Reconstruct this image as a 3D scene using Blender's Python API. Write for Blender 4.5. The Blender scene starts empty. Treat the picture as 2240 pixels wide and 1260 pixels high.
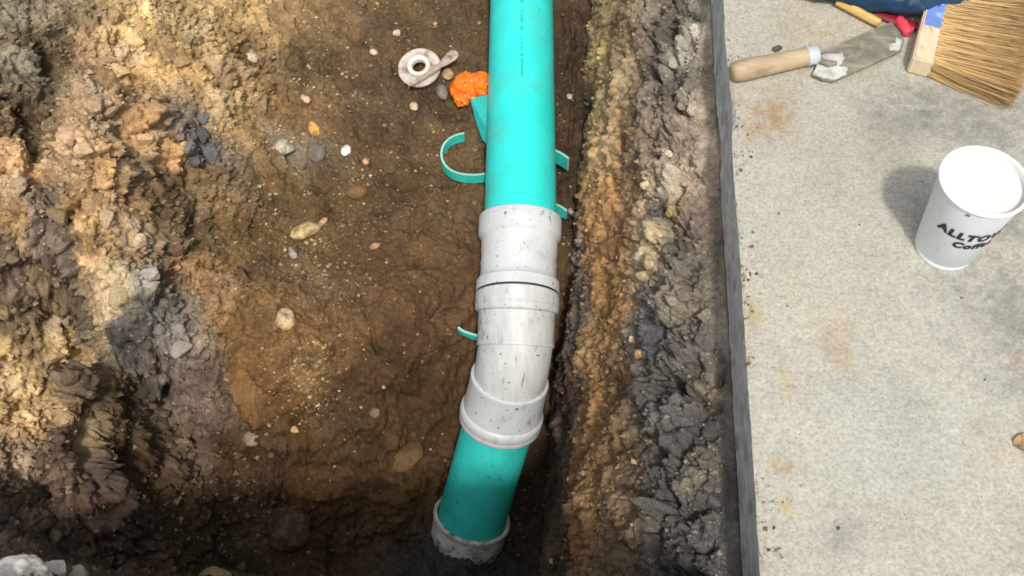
import bpy, bmesh, math, random
import numpy as np
from mathutils import Vector, Matrix

# ------------------------------------------------------------------ camera, sky, sun, exposure
SC = bpy.context.scene
COL = SC.collection
R = math.radians
F_PX, PITCH, CAM_H = 2300.0, R(58.0), 0.975

cam_d = bpy.data.cameras.new('camera')
cam = bpy.data.objects.new('camera', cam_d)
COL.objects.link(cam)
cam.location = (0, 0, CAM_H)
cam.rotation_euler = (math.pi / 2 - PITCH, 0, 0)
cam_d.sensor_width = 36.0
cam_d.lens = 36.0 * F_PX / 2240.0
cam_d.clip_start = 0.02
cam_d.clip_end = 200.0
SC.camera = cam

world = bpy.data.worlds.new('World')
SC.world = world
world.use_nodes = True
wn = world.node_tree
bg = wn.nodes['Background']
sky = wn.nodes.new('ShaderNodeTexSky')
sky.sky_type = 'NISHITA'
sky.sun_disc = False
sky.sun_elevation = R(60.0)
sky.sun_rotation = R(180.0)
sky.dust_density = 4.0
sky.air_density = 1.0
sky_hs = wn.nodes.new('ShaderNodeHueSaturation')
sky_hs.inputs['Saturation'].default_value = 0.45       # hazy, milky daylight
wn.links.new(sky.outputs[0], sky_hs.inputs['Color'])
wn.links.new(sky_hs.outputs[0], bg.inputs['Color'])
bg.inputs['Strength'].default_value = 0.15

sun_d = bpy.data.lights.new('sun', 'SUN')
sun = bpy.data.objects.new('sun', sun_d)
COL.objects.link(sun)
sun_d.energy = 2.4
sun_d.angle = R(4.0)
sun_d.color = (1.0, 0.965, 0.91)
sun.rotation_euler = (R(30.0), R(5.0), 0)
sun.location = (0, -3, 5)

SC.view_settings.view_transform = 'Standard'
SC.view_settings.look = 'None'
SC.view_settings.exposure = 0.0
SC.view_settings.gamma = 1.0
SC.view_settings.use_curve_mapping = False
SC.cycles.filter_width = 1.7
SC.cycles.max_bounces = 6
SC.cycles.use_denoising = True

rng = np.random.default_rng(7)
random.seed(11)
SINP, COSP = math.sin(PITCH), math.cos(PITCH)

# ------------------------------------------------------------------ helpers
def at(px, py, z):
    """World point at height z seen at photograph pixel (px, py)."""
    xn, yn = (px - 1120) / F_PX, (py - 630) / F_PX
    down = SINP + yn * COSP
    zc = (CAM_H - z) / down
    return Vector((xn * zc, zc * (COSP - yn * SINP), z))

def project(P):
    """Photograph pixel and depth of world points (n,3)."""
    h = CAM_H - P[..., 2]
    zc = P[..., 1] * COSP + h * SINP
    yd = -P[..., 1] * SINP + h * COSP
    return 1120 + F_PX * P[..., 0] / zc, 630 + F_PX * yd / zc, zc

def lin(c):
    c = np.asarray(c, float) / 255.0
    return np.where(c <= 0.04045, c / 12.92, ((c + 0.055) / 1.055) ** 2.4)

def hash3(ix, iy, iz, seed):
    h = (ix.astype(np.uint32) * np.uint32(374761393) + iy.astype(np.uint32) * np.uint32(668265263)
         + iz.astype(np.uint32) * np.uint32(2147483647 - 58) + np.uint32(seed * 974711 + 12345))
    h = (h ^ (h >> np.uint32(13))) * np.uint32(1274126177)
    h = h ^ (h >> np.uint32(16))
    h = h * np.uint32(2246822519)
    return h ^ (h >> np.uint32(15))

def vnoise(P, scale, seed=0):
    """Smooth value noise in -1..1, cell size `scale` metres."""
    Q = (P / scale).astype(np.float32)
    I = np.floor(Q).astype(np.int32)
    Fr = Q - I
    U = Fr * Fr * Fr * (Fr * (Fr * 6 - 15) + 10)
    out = np.zeros(P.shape[:-1], np.float32)
    for dx in (0, 1):
        wx = U[..., 0] if dx else 1 - U[..., 0]
        for dy in (0, 1):
            wy = U[..., 1] if dy else 1 - U[..., 1]
            for dz in (0, 1):
                wz = U[..., 2] if dz else 1 - U[..., 2]
                h = hash3(I[..., 0] + dx, I[..., 1] + dy, I[..., 2] + dz, seed)
                out += wx * wy * wz * (h.astype(np.float32) / np.float32(2147483648.0) - 1)
    return out

def fbm(P, scale, octaves=4, seed=0, gain=0.5, ridged=False):
    out = 0; a = 1; tot = 0
    for k in range(octaves):
        n = vnoise(P + 17.3 * k, scale / 2 ** k, seed + k)
        if ridged:
            n = 1 - 2 * np.abs(n)
        out = out + a * n; tot += a; a *= gain
    return out / tot

def worley(P, scale, seed=0):
    """Nearest and second nearest feature distance (in cells) and a 0..1 random of the nearest cell."""
    Q = (P / scale).astype(np.float32)
    I = np.floor(Q).astype(np.int32)
    f1 = np.full(P.shape[:-1], 9, np.float32); f2 = f1.copy(); cid = np.zeros(P.shape[:-1], np.float32)
    vec = np.zeros(P.shape, np.float32)
    for dx in (-1, 0, 1):
        for dy in (-1, 0, 1):
            for dz in (-1, 0, 1):
                cx, cy, cz = I[..., 0] + dx, I[..., 1] + dy, I[..., 2] + dz
                h = hash3(cx, cy, cz, seed)
                ox = (h & np.uint32(1023)).astype(np.float32) / 1023
                oy = ((h >> np.uint32(10)) & np.uint32(1023)).astype(np.float32) / 1023
                oz = ((h >> np.uint32(20)) & np.uint32(1023)).astype(np.float32) / 1023
                ex, ey, ez = Q[..., 0] - cx - ox, Q[..., 1] - cy - oy, Q[..., 2] - cz - oz
                d = ex * ex + ey * ey + ez * ez
                near = d < f1
                f2 = np.where(near, f1, np.minimum(f2, d))
                cid = np.where(near, ((h * np.uint32(2654435761)) >> np.uint32(8)).astype(np.float32) / 16777216.0, cid)
                f1 = np.where(near, d, f1)
                for k_, e_ in enumerate((ex, ey, ez)):
                    vec[..., k_] = np.where(near, e_, vec[..., k_])
    # each cell is a facet with a tilt of its own
    a1 = cid * 6.2832 * 7; a2 = (cid * 13.7) % 1 * 2 - 1
    tilt = vec[..., 0] * np.cos(a1) + vec[..., 1] * np.sin(a1) + vec[..., 2] * a2
    return np.sqrt(f1), np.sqrt(f2), cid, tilt

def smooth(a, b, x):
    t = np.clip((x - a) / (b - a), 0, 1)
    return t * t * (3 - 2 * t)

def mesh_np(name, V, Fq, cols=None, mat=None, smooth_shade=True, attr='soil'):
    me = bpy.data.meshes.new(name)
    V = np.ascontiguousarray(V, np.float32); Fq = np.ascontiguousarray(Fq, np.int32)
    k = Fq.shape[1]
    me.vertices.add(len(V)); me.vertices.foreach_set('co', V.ravel())
    me.loops.add(Fq.size); me.loops.foreach_set('vertex_index', Fq.ravel())
    me.polygons.add(len(Fq)); me.polygons.foreach_set('loop_start', np.arange(0, Fq.size, k, dtype=np.int32))
    me.update(calc_edges=True)
    me.polygons.foreach_set('use_smooth', np.full(len(Fq), smooth_shade))
    if cols is not None:
        a = me.attributes.new(attr, 'FLOAT_COLOR', 'POINT')
        a.data.foreach_set('color', np.ascontiguousarray(cols, np.float32).ravel())
    if mat:
        me.materials.append(mat)
    me.validate(clean_customdata=False)
    return me

def link(name, me, parent=None):
    o = bpy.data.objects.new(name, me)
    COL.objects.link(o)
    if parent is not None:
        o.parent = parent
    return o

def tag(o, label=None, cat=None, group=None, kind=None):
    for k, v in (('label', label), ('category', cat), ('group', group), ('kind', kind)):
        if v:
            o[k] = v
    return o

def empty(name, loc=(0, 0, 0), label=None, cat=None, group=None):
    o = bpy.data.objects.new(name, None)
    COL.objects.link(o)
    o.location = loc
    o.empty_display_size = 0.03
    return tag(o, label, cat, group)

def bm_obj(name, bm, mat, parent=None, smooth_shade=False, sharp=None):
    me = bpy.data.meshes.new(name)
    bmesh.ops.recalc_face_normals(bm, faces=bm.faces)
    bm.to_mesh(me); bm.free()
    if mat:
        for m in (mat if isinstance(mat, (list, tuple)) else [mat]):
            me.materials.append(m)
    if smooth_shade:
        me.polygons.foreach_set('use_smooth', [True] * len(me.polygons))
        if sharp:
            me.set_sharp_from_angle(angle=R(sharp))
    o = link(name, me, parent)
    if parent is not None and parent.type == 'EMPTY':
        # parts are modelled in world space: keep them there under an Empty at the thing's base
        o.matrix_parent_inverse = parent.matrix_basis.inverted()
    return o

# ------------------------------------------------------------------ materials
def new_mat(name):
    m = bpy.data.materials.new(name); m.use_nodes = True
    nt = m.node_tree
    return m, nt, nt.nodes['Principled BSDF']

def N(nt, t, **kw):
    n = nt.nodes.new(t)
    for k, v in kw.items():
        if k in n.inputs:
            n.inputs[k].default_value = v
        else:
            setattr(n, k, v)
    return n

def ramp(nt, src, stops):
    r = nt.nodes.new('ShaderNodeValToRGB')
    e = r.color_ramp.elements
    while len(e) < len(stops):
        e.new(0.5)
    for el, (p, c) in zip(e, stops):
        el.position = p
        el.color = (c, c, c, 1) if not isinstance(c, (tuple, list)) else (*c[:3], 1)
    nt.links.new(src, r.inputs[0])
    return r.outputs[0]

def mixc(nt, fac, a, b, mode='MIX'):
    n = nt.nodes.new('ShaderNodeMix'); n.data_type = 'RGBA'; n.blend_type = mode
    for sock, v in ((n.inputs[0], fac), (n.inputs[6], a), (n.inputs[7], b)):
        if hasattr(v, 'is_linked'):
            nt.links.new(v, sock)
        elif isinstance(v, (int, float)):
            sock.default_value = v if sock.type == 'VALUE' else (v, v, v, 1)
        else:
            sock.default_value = (*v[:3], 1)
    return n.outputs[2]

def soil_mat(name, attr='soil', rough=0.85, fine=900, bump=0.5, lo=0.62, hi=1.4, spec=0.3):
    """Colour from the mesh's own soil-tint attribute, broken up by grain; alpha of the attribute is wetness."""
    m, nt, b = new_mat(name)
    at_ = N(nt, 'ShaderNodeAttribute', attribute_name=attr)
    geo = N(nt, 'ShaderNodeNewGeometry')
    n1 = N(nt, 'ShaderNodeTexNoise', Scale=fine * 0.22, Detail=4.0, Roughness=0.65)
    n2 = N(nt, 'ShaderNodeTexNoise', Scale=fine, Detail=3.0, Roughness=0.7)
    for n in (n1, n2):
        nt.links.new(geo.outputs['Position'], n.inputs['Vector'])
    g1 = ramp(nt, n1.outputs['Fac'], [(0.3, lo), (0.5, 1.0), (0.72, hi)])
    g2 = ramp(nt, n2.outputs['Fac'], [(0.3, lo + .1), (0.52, 1.0), (0.7, hi)])
    c = mixc(nt, 1.0, at_.outputs['Color'], g1, 'MULTIPLY')
    c = mixc(nt, 1.0, c, g2, 'MULTIPLY')
    nt.links.new(c, b.inputs['Base Color'])
    rr = N(nt, 'ShaderNodeMapRange')
    rr.inputs['To Min'].default_value = rough; rr.inputs['To Max'].default_value = 0.38
    nt.links.new(at_.outputs['Alpha'], rr.inputs['Value'])
    nt.links.new(rr.outputs[0], b.inputs['Roughness'])
    b.inputs['Specular IOR Level'].default_value = spec
    bp = N(nt, 'ShaderNodeBump', Strength=bump, Distance=0.0012)
    nt.links.new(n2.outputs['Fac'], bp.inputs['Height'])
    nt.links.new(bp.outputs[0], b.inputs['Normal'])
    return m

def obj_colour_mat(name, rough=0.8, scale=160, lo=0.7, hi=1.3, bump=0.4, spec=0.3, mud=None):
    """Stone: base colour from the object's own colour, mottled by noise."""
    m, nt, b = new_mat(name)
    oi = N(nt, 'ShaderNodeObjectInfo')
    tc = N(nt, 'ShaderNodeNewGeometry')
    n1 = N(nt, 'ShaderNodeTexNoise', Scale=scale, Detail=5.0, Roughness=0.7)
    nt.links.new(tc.outputs['Position'], n1.inputs['Vector'])
    g = ramp(nt, n1.outputs['Fac'], [(0.28, lo), (0.5, 1.0), (0.72, hi)])
    c = mixc(nt, 1.0, oi.outputs['Color'], g, 'MULTIPLY')
    if mud:
        n2 = N(nt, 'ShaderNodeTexNoise', Scale=75.0, Detail=4.0, Roughness=0.65)
        nt.links.new(tc.outputs['Position'], n2.inputs['Vector'])
        c = mixc(nt, ramp(nt, n2.outputs['Fac'], [(0.46, 0.0), (0.66, 0.85)]), c, mud)
    nt.links.new(c, b.inputs['Base Color'])
    b.inputs['Roughness'].default_value = rough
    b.inputs['Specular IOR Level'].default_value = spec
    bp = N(nt, 'ShaderNodeBump', Strength=bump, Distance=0.001)
    nt.links.new(n1.outputs['Fac'], bp.inputs['Height'])
    nt.links.new(bp.outputs[0], b.inputs['Normal'])
    return m

def plain_mat(name, col, rough=0.5, spots=None, spot_scale=60, spot_lo=0.62, spot_hi=0.7, var=0.08, var_scale=25,
              stretch=(1, 1, 1), metallic=0.0, bump=0.0, bump_scale=300, spec=0.5, extra=()):
    m, nt, b = new_mat(name)
    tc = N(nt, 'ShaderNodeNewGeometry')
    mp = N(nt, 'ShaderNodeMapping'); mp.inputs['Scale'].default_value = stretch
    nt.links.new(tc.outputs['Position'], mp.inputs['Vector'])
    n1 = N(nt, 'ShaderNodeTexNoise', Scale=var_scale, Detail=4.0, Roughness=0.6)
    nt.links.new(mp.outputs[0], n1.inputs['Vector'])
    g = ramp(nt, n1.outputs['Fac'], [(0.3, 1 - var), (0.7, 1 + var)])
    c = mixc(nt, 1.0, col, g, 'MULTIPLY')
    for sp_col, sp_scale, sp_lo, sp_hi in extra:
        n4 = N(nt, 'ShaderNodeTexNoise', Scale=sp_scale, Detail=3.0, Roughness=0.55)
        nt.links.new(tc.outputs['Position'], n4.inputs['Vector'])
        c = mixc(nt, ramp(nt, n4.outputs['Fac'], [(sp_lo, 0.0), (sp_hi, 1.0)]), c, sp_col)
    if spots is not None:
        n2 = N(nt, 'ShaderNodeTexNoise', Scale=spot_scale, Detail=5.0, Roughness=0.62)
        nt.links.new(mp.outputs[0], n2.inputs['Vector'])
        f = ramp(nt, n2.outputs['Fac'], [(spot_lo, 0.0), (spot_hi, 1.0)])
        c = mixc(nt, f, c, spots)
    nt.links.new(c, b.inputs['Base Color'])
    b.inputs['Roughness'].default_value = rough
    b.inputs['Metallic'].default_value = metallic
    b.inputs['Specular IOR Level'].default_value = spec
    if bump:
        n3 = N(nt, 'ShaderNodeTexNoise', Scale=bump_scale, Detail=3.0)
        nt.links.new(mp.outputs[0], n3.inputs['Vector'])
        bp = N(nt, 'ShaderNodeBump', Strength=bump, Distance=0.001)
        nt.links.new(n3.outputs['Fac'], bp.inputs['Height'])
        nt.links.new(bp.outputs[0], b.inputs['Normal'])
    return m

M_SOIL = soil_mat('damp_soil', rough=0.9, lo=0.6, hi=1.45)
M_BANK = soil_mat('dug_bank_soil', rough=0.95, fine=700, bump=0.6, lo=0.6, hi=1.4, spec=0.2)
M_WALL = soil_mat('layered_wall_soil', rough=0.95, fine=800, bump=0.6, lo=0.62, hi=1.38, spec=0.2)
M_STONE = obj_colour_mat('stone', mud=(.15, .10, .05), lo=0.55, hi=1.3, bump=0.7)
M_CLOD = obj_colour_mat('clod', rough=0.95, scale=260, lo=0.55, hi=1.4, bump=0.8, spec=0.2)
M_TEAL = plain_mat('turquoise_pipe', (0.035, 0.78, 0.71), rough=0.40, spots=(0.012, 0.22, 0.19), spot_scale=95,
                   spot_lo=0.68, spot_hi=0.74, var=0.08, stretch=(1, 0.8, 0.8), extra=(((.10, .55, .47), 14, .50, .90), ((.02, .30, .27), 210, .69, .74)))
M_TEAL_DIRTY_SHADED = plain_mat('muddied_shaded_turquoise_pipe', (0.036, 0.60, 0.53), rough=0.6, spots=(0.015, 0.14, 0.115), spot_scale=45,
                         spot_lo=0.61, spot_hi=0.74, var=0.14, var_scale=30)  # base darker than the upper pipe to carry shade; spots are mud
M_TEAL_CUT = plain_mat('turquoise_offcut', (0.045, 0.62, 0.53), rough=0.45, var=0.12, var_scale=60)
M_TEAL_EDGE = plain_mat('sawn_turquoise_edge', (0.30, 0.62, 0.50), rough=0.7)
M_PRINT = plain_mat('print_ink', (0.012, 0.26, 0.24), rough=0.5)
M_WHITE = plain_mat('white_fitting', (0.63, 0.65, 0.645), rough=0.42, spots=(0.17, 0.17, 0.15), spot_scale=38,
                    spot_lo=0.62, spot_hi=0.80, var=0.09, var_scale=18, stretch=(1.2, 0.9, 0.9), extra=(((.34, .29, .21), 24, .60, .86), ((.09, .08, .06), 150, .665, .72)))
M_WHITE_STREAK = plain_mat('scuffed_white_fitting', (0.58, 0.595, 0.57), rough=0.46, spots=(0.10, 0.10, 0.075), spot_scale=42,
                           spot_lo=0.60, spot_hi=0.74, var=0.12, var_scale=40, stretch=(2.6, 0.7, 0.7), extra=(((.34, .29, .21), 24, .60, .86), ((.09, .08, .06), 150, .665, .72)))
M_SOCKET = plain_mat('cement_smeared_socket', (0.66, 0.65, 0.60), rough=0.75, spots=(0.10, 0.085, 0.06), spot_scale=55,
                     spot_lo=0.50, spot_hi=0.68, var=0.2, var_scale=40, bump=0.5)
M_RUBBER = plain_mat('black_rubber', (0.02, 0.03, 0.026), rough=0.6)

# ------------------------------------------------------------------ pipe axis (used to hollow the floor too)
PA = at(1141, 0, -0.334); PB = at(1138.5, 478, -0.335); PC = at(1132, 646, -0.367)
PD = at(1127, 765, -0.402); PK = at(1119, 812, -0.424); PF = at(1097, 905, -0.502); PG = at(1033, 1130, -0.680)

# ------------------------------------------------------------------ the dug soil: floor, bank and trench wall
def edge_x(y):
    return 0.2318 + (np.asarray(y) - 0.293) * 0.0617

def axis(fine_a, fine_b, step, lo, hi, grow=1.35):
    mid = np.arange(fine_a, fine_b, step)
    def run(a, lim, s):
        out = []; h = step
        while (a < lim) if s > 0 else (a > lim):
            h = min(h * grow, 0.08); a += s * h; out.append(a)
        return out
    return np.array(run(fine_a, lo, -1)[::-1] + list(mid) + run(mid[-1], hi, 1))

ys = axis(0.24, 1.56, 0.0018, -1.2, 4.0)
ds = np.concatenate([np.arange(-0.03, 0.205, 0.0011), axis(0.206, 1.26, 0.0019, 0.206, 3.2)])
ds = np.unique(ds)
D, Y = np.meshgrid(ds, ys)                       # rows follow y
X = edge_x(Y) - D

CTRL = [  # pixel x, pixel y, height: what the photograph shows of the pit's shape
    (1000, 60, -.385), (900, 60, -.384), (760, 80, -.372), (1000, 250, -.386), (850, 250, -.382), (720, 260, -.37), (1000, 430, -.388),
    (850, 430, -.385), (720, 430, -.378), (640, 60, -.35), (600, 140, -.365), (650, 130, -.375), (560, 130, -.345), (620, 70, -.335), (660, 60, -.34), (500, 260, -.30), (560, 330, -.345), (590, 390, -.36), (540, 210, -.315), (440, 310, -.30), (560, 290, -.35), (480, 60, -.27),
    (470, 200, -.26), (480, 320, -.30), (560, 400, -.36), (400, 60, -.22), (380, 200, -.205), (370, 300, -.22), (300, 60, -.185), (300, 180, -.215), (285, 120, -.19), (300, 235, -.205),
    (300, 300, -.18), (225, 150, -.065), (250, 190, -.10), (205, 270, -.085), (180, 60, -.13), (125, 140, -.175), (100, 210, -.18), (75, 330, -.19), (120, 380, -.19), (40, 180, -.12), (30, 80, -.10), (-30, 250, -.11), (40, 350, -.15),
    (100, 420, -.185), (190, 400, -.15), (260, 430, -.17), (340, 430, -.25), (430, 440, -.31), (500, 470, -.34), (40, 500, -.15),
    (90, 560, -.20), (190, 540, -.165), (280, 560, -.185), (350, 560, -.25), (420, 560, -.325), (480, 560, -.345), (560, 560, -.375), (650, 560, -.386),
    (800, 600, -.388), (950, 600, -.39), (40, 640, -.235), (130, 650, -.235), (240, 650, -.20), (310, 650, -.24), (355, 655, -.35), (400, 640, -.335),
    (470, 660, -.33), (540, 680, -.355), (620, 720, -.37), (720, 700, -.386), (860, 720, -.392), (980, 700, -.415),
    (180, 720, -.23), (240, 720, -.26), (234, 775, -.46), (300, 740, -.35), (370, 740, -.36), (440, 760, -.37), (500, 800, -.40), (560, 800, -.385), (640, 800, -.372),
    (720, 800, -.39), (850, 820, -.43), (960, 800, -.45), (20, 780, -.205), (80, 850, -.17), (130, 800, -.215), (160, 850, -.215), (178, 880, -.28), (212, 880, -.53), (228, 820, -.52), (268, 840, -.47), (320, 850, -.43), (370, 850, -.42),
    (440, 860, -.43), (500, 900, -.47), (570, 910, -.43), (640, 920, -.425), (700, 930, -.47), (800, 920, -.48), (950, 900, -.53), (870, 1000, -.535),
    (760, 1000, -.55), (60, 940, -.19), (140, 960, -.25), (170, 960, -.36), (185, 1000, -.52), (240, 1000, -.56), (400, 980, -.56), (520, 1000, -.56), (640, 1030, -.57), (60, 1030, -.28), (130, 1060, -.40),
    (20, 1090, -.34), (80, 1150, -.36), (150, 1170, -.42), (230, 1180, -.60), (350, 1120, -.60), (500, 1130, -.61), (640, 1180, -.63), (800, 1120, -.64),
    (920, 1060, -.66), (880, 1180, -.70), (960, 1212, -.688), (1010, 1225, -.690), (1060, 1250, -.698), (935, 1185, -.684), (800, 1240, -.69), (620, 1260, -.64), (420, 1260, -.62), (250, 1260, -.55), (150, 1255, -.30),
    (0, 1180, -.26), (60, 1245, -.12), (0, 1260, -.06),
    (1235, 60, -.395), (1235, 400, -.40), (1230, 560, -.43), (1225, 700, -.49), (1222, 850, -.64), (1215, 1000, -.75), (1200, 1150, -.77), (1140, 1245, -.705),
    (1120, 700, -.475), (1110, 850, -.58), (1080, 1000, -.70)]
cp = np.array([[*at(a, b, z)] for a, b, z in CTRL])
EXTRA = [(-1.3, y_, -0.04) for y_ in np.arange(0.3, 3.2, 0.35)] + [(-1.8, y_, 0.0) for y_ in np.arange(-0.8, 3.6, 0.5)] + \
        [(x_, y_, -0.385) for x_ in (-0.3, -0.1, 0.1) for y_ in (1.6, 2.0, 2.5)] + [(-0.62, y_, -0.24) for y_ in (1.7, 2.1, 2.5)] + \
        [(x_, 3.0, -0.04) for x_ in (-0.9, -0.5, -0.2, 0.1)] + [(x_, 3.5, 0.0) for x_ in (-1.2, -0.6, 0, 0.3)] + \
        [(x_, 0.222 + 0.010 * math.sin(9 * x_), 0.110) for x_ in (-0.30, -0.22, -0.14, -0.06, 0.02, 0.10, 0.17)] + [(x_, 0.245, 0.0) for x_ in (-0.60, -0.50, -0.40)] + [(x_, 0.30, -0.16) for x_ in (-0.28, -0.16, -0.04, 0.08, 0.16)] + [(x_, 0.40, -0.52) for x_ in (-0.28, -0.18, -0.08, 0.02, 0.08)] + \
        [(x_, 0.12, 0.04) for x_ in (-0.9, -0.5, -0.2, 0.1, 0.25)] + [(x_, -0.4, 0.0) for x_ in (-1.0, -0.5, 0.0, 0.3)] + \
        [(-0.95, 0.25, -0.02), (-0.75, 0.27, 0.0)]
cp = np.vstack([cp, np.array(EXTRA)])  # includes an unseen near heap, raised to shade the pit
EPS = 0.028
def mq(ax, ay, bx, by):
    return np.sqrt((ax - bx) ** 2 + (ay - by) ** 2 + EPS * EPS)
K = mq(cp[:, None, 0], cp[:, None, 1], cp[None, :, 0], cp[None, :, 1])
K = K - np.eye(len(cp)) * 0.012                 # a little slack: points guide, they do not spike
Aug = np.block([[K, np.ones((len(cp), 1))], [np.ones((1, len(cp))), np.zeros((1, 1))]])
W = np.linalg.solve(Aug, np.concatenate([cp[:, 2], [0]]))

def base_rest(x, y):
    x = np.asarray(x, np.float32); y = np.asarray(y, np.float32)
    z = np.full(x.shape, W[-1], np.float32)
    for (cx, cy, _), w in zip(cp, W[:-1]):
        z += np.float32(w) * np.sqrt((x - np.float32(cx)) ** 2 + (y - np.float32(cy)) ** 2 + np.float32(EPS * EPS))
    return z

def ground_at(px, py):
    """World point where the smooth pit shape is seen at a photograph pixel."""
    z = -0.3
    for _ in range(40):
        p = at(px, py, z)
        z += 0.5 * (float(base_rest(np.array([p.x]), np.array([p.y]))[0]) - z)
    return at(px, py, z)

Zr = base_rest(X, Y)
# hollow under and round the pipe
axis_pts = np.array([list(PA + (PA - PB) * 3), list(PB), list(PC), list(PD), list(PK), list(PF), list(PG), list(PG + (PG - PF) * 0.6)])
o_ = np.argsort(axis_pts[:, 1])
ax_x = np.interp(Y, axis_pts[o_, 1], axis_pts[o_, 0]); ax_z = np.interp(Y, axis_pts[o_, 1], axis_pts[o_, 2])
lat = np.abs(X - ax_x)
lim = ax_z - 0.060 + 0.05 * smooth(0.035, 0.10, lat) + 0.5 * smooth(0.10, 0.2, lat)
Zr = np.where(Y > PG.y + 0.015, np.minimum(Zr, lim), Zr)
# the trench wall beside the slab, as a profile by distance from the sawn edge
wn1 = fbm(np.stack([np.zeros_like(Y), Y, np.zeros_like(Y)], -1), 0.20, 3, 41)
wn2 = fbm(np.stack([np.zeros_like(Y), Y, np.zeros_like(Y) + 3], -1), 0.09, 3, 47)
prof_d = [-0.03, 0.001, 0.010, 0.040, 0.080, 0.092, 0.118, 0.150, 0.170, 0.188, 0.20, 0.26]
prof_z = [-0.092, -0.090, -0.102, -0.120, -0.156, -0.185, -0.262, -0.365, -0.455, -0.62, -0.90, -2.0]
Zw = np.interp(D + (0.010 * wn1 + 0.006 * wn2) * smooth(0.01, 0.08, D), prof_d, prof_z)
isw = Zw > Zr
Z = np.maximum(Zw, Zr)
P0 = np.stack([X, Y, Z], -1)

# how rough each place is, and its soil tint, with shade painted in at the deep end
TINTS = [
    (30, 30, 122, 113, 90), (30, 150, 140, 131, 104), (150, 40, 122, 106, 76), (110, 150, 96, 78, 54), (200, 150, 152, 122, 88), (230, 90, 166, 136, 92),
    (330, 60, 186, 156, 100), (450, 60, 186, 158, 102), (300, 170, 172, 140, 90), (420, 180, 182, 147, 90), (540, 60, 168, 138, 86), (600, 30, 160, 130, 85),
    (640, 120, 94, 78, 52), (560, 130, 130, 100, 60), (700, 60, 142, 112, 72), (740, 150, 106, 80, 48), (850, 80, 102, 80, 50), (1000, 80, 98, 77, 47),
    (900, 200, 95, 75, 48), (800, 300, 100, 76, 43), (650, 240, 124, 95, 57), (520, 200, 168, 132, 80), (480, 260, 162, 131, 80), (430, 320, 92, 90, 88),
    (425, 250, 108, 99, 86), (560, 330, 142, 112, 64), (590, 400, 116, 89, 50), (620, 320, 138, 122, 98), (700, 420, 106, 81, 48), (850, 420, 99, 75, 43),
    (950, 480, 105, 79, 45), (900, 600, 106, 77, 43), (800, 560, 101, 73, 42), (1000, 600, 101, 73, 40), (330, 300, 172, 132, 80), (220, 250, 152, 127, 96),
    (160, 330, 166, 136, 100), (60, 280, 112, 92, 66), (30, 380, 170, 136, 90), (90, 430, 120, 105, 90), (170, 440, 150, 115, 70), (250, 400, 162, 126, 76),
    (330, 430, 112, 87, 52), (400, 430, 94, 77, 55), (480, 420, 120, 95, 55), (30, 480, 166, 131, 80), (80, 520, 112, 99, 86), (200, 520, 176, 141, 86),
    (260, 560, 166, 136, 90), (320, 560, 150, 125, 90), (420, 520, 106, 85, 50), (520, 520, 118, 90, 50), (560, 580, 110, 85, 50), (60, 640, 94, 82, 70),
    (170, 640, 106, 91, 72), (260, 660, 170, 150, 110), (310, 640, 150, 144, 130), (340, 700, 116, 112, 108), (280, 730, 84, 82, 80), (370, 640, 112, 106, 98),
    (450, 600, 150, 112, 62), (480, 680, 150, 115, 65), (520, 720, 122, 91, 48), (600, 760, 140, 102, 54), (680, 800, 156, 120, 70), (560, 840, 138, 98, 52),
    (620, 900, 122, 86, 42), (740, 780, 116, 82, 42), (800, 850, 106, 76, 40), (900, 800, 102, 73, 39), (820, 960, 104, 76, 40), (980, 780, 100, 72, 40), (960, 880, 98, 70, 38), (760, 930, 104, 76, 40), (980, 700, 98, 71, 40), (400, 780, 132, 120, 106), (420, 860, 112, 93, 82),
    (440, 920, 104, 84, 68), (250, 850, 84, 66, 42), (150, 760, 170, 141, 92), (60, 850, 186, 156, 100), (100, 800, 152, 127, 86), (140, 900, 152, 127, 86),
    (50, 920, 176, 146, 100), (60, 1000, 150, 126, 96), (150, 1000, 100, 80, 66), (80, 1100, 88, 75, 64), (300, 1050, 100, 76, 46), (500, 1000, 98, 74, 42),
    (600, 1050, 92, 68, 38), (870, 1000, 128, 94, 44), (700, 1200, 92, 70, 42), (950, 1230, 86, 80, 72), (1050, 1240, 84, 80, 74), (1150, 1000, 92, 70, 42), (1150, 700, 95, 70, 40),
    (1235, 100, 84, 66, 44), (1235, 400, 80, 62, 42), (640, 970, 96, 70, 34), (480, 1200, 84, 66, 42)]
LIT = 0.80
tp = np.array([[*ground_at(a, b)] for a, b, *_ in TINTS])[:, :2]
tcol = np.array([lin(t[2:]) * (0.58 if t[1] > 930 and t[0] > 160 else (0.66 if t[1] > 780 and t[0] > 720 else 1)) / ((0.60 if t[2] > 155 and t[1] < 420 else 0.72 if t[2] > 155 else 0.80) if t[0] < 620 and t[1] < 950 else LIT) for t in TINTS])  # deep-end tints darkened to stand in for shade, besides wet soil
tamp = np.array([0.72 if t[2] > 155 and t[0] > 250 and t[1] < 330 else 1.0 if t[0] < 390 else (0.72 if t[0] < 520 else 0.22) for t in TINTS])
for i, t in enumerate(TINTS):
    if t[1] > 950:
        tamp[i] = 0.9 if t[0] < 200 else (0.5 if t[0] < 800 else 0.3)
    if 540 <= t[0] <= 660 and t[1] < 250:
        tamp[i] = 0.55
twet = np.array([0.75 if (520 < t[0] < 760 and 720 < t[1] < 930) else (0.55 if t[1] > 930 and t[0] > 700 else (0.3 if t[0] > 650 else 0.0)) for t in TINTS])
warp = np.stack([fbm(P0, 0.07, 4, 5), fbm(P0 + 9, 0.07, 4, 6)], -1)
wx, wy = X + 0.028 * warp[..., 0], Y + 0.028 * warp[..., 1]
num = np.zeros((*X.shape, 5), np.float32); den = np.zeros(X.shape, np.float32)
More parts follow.
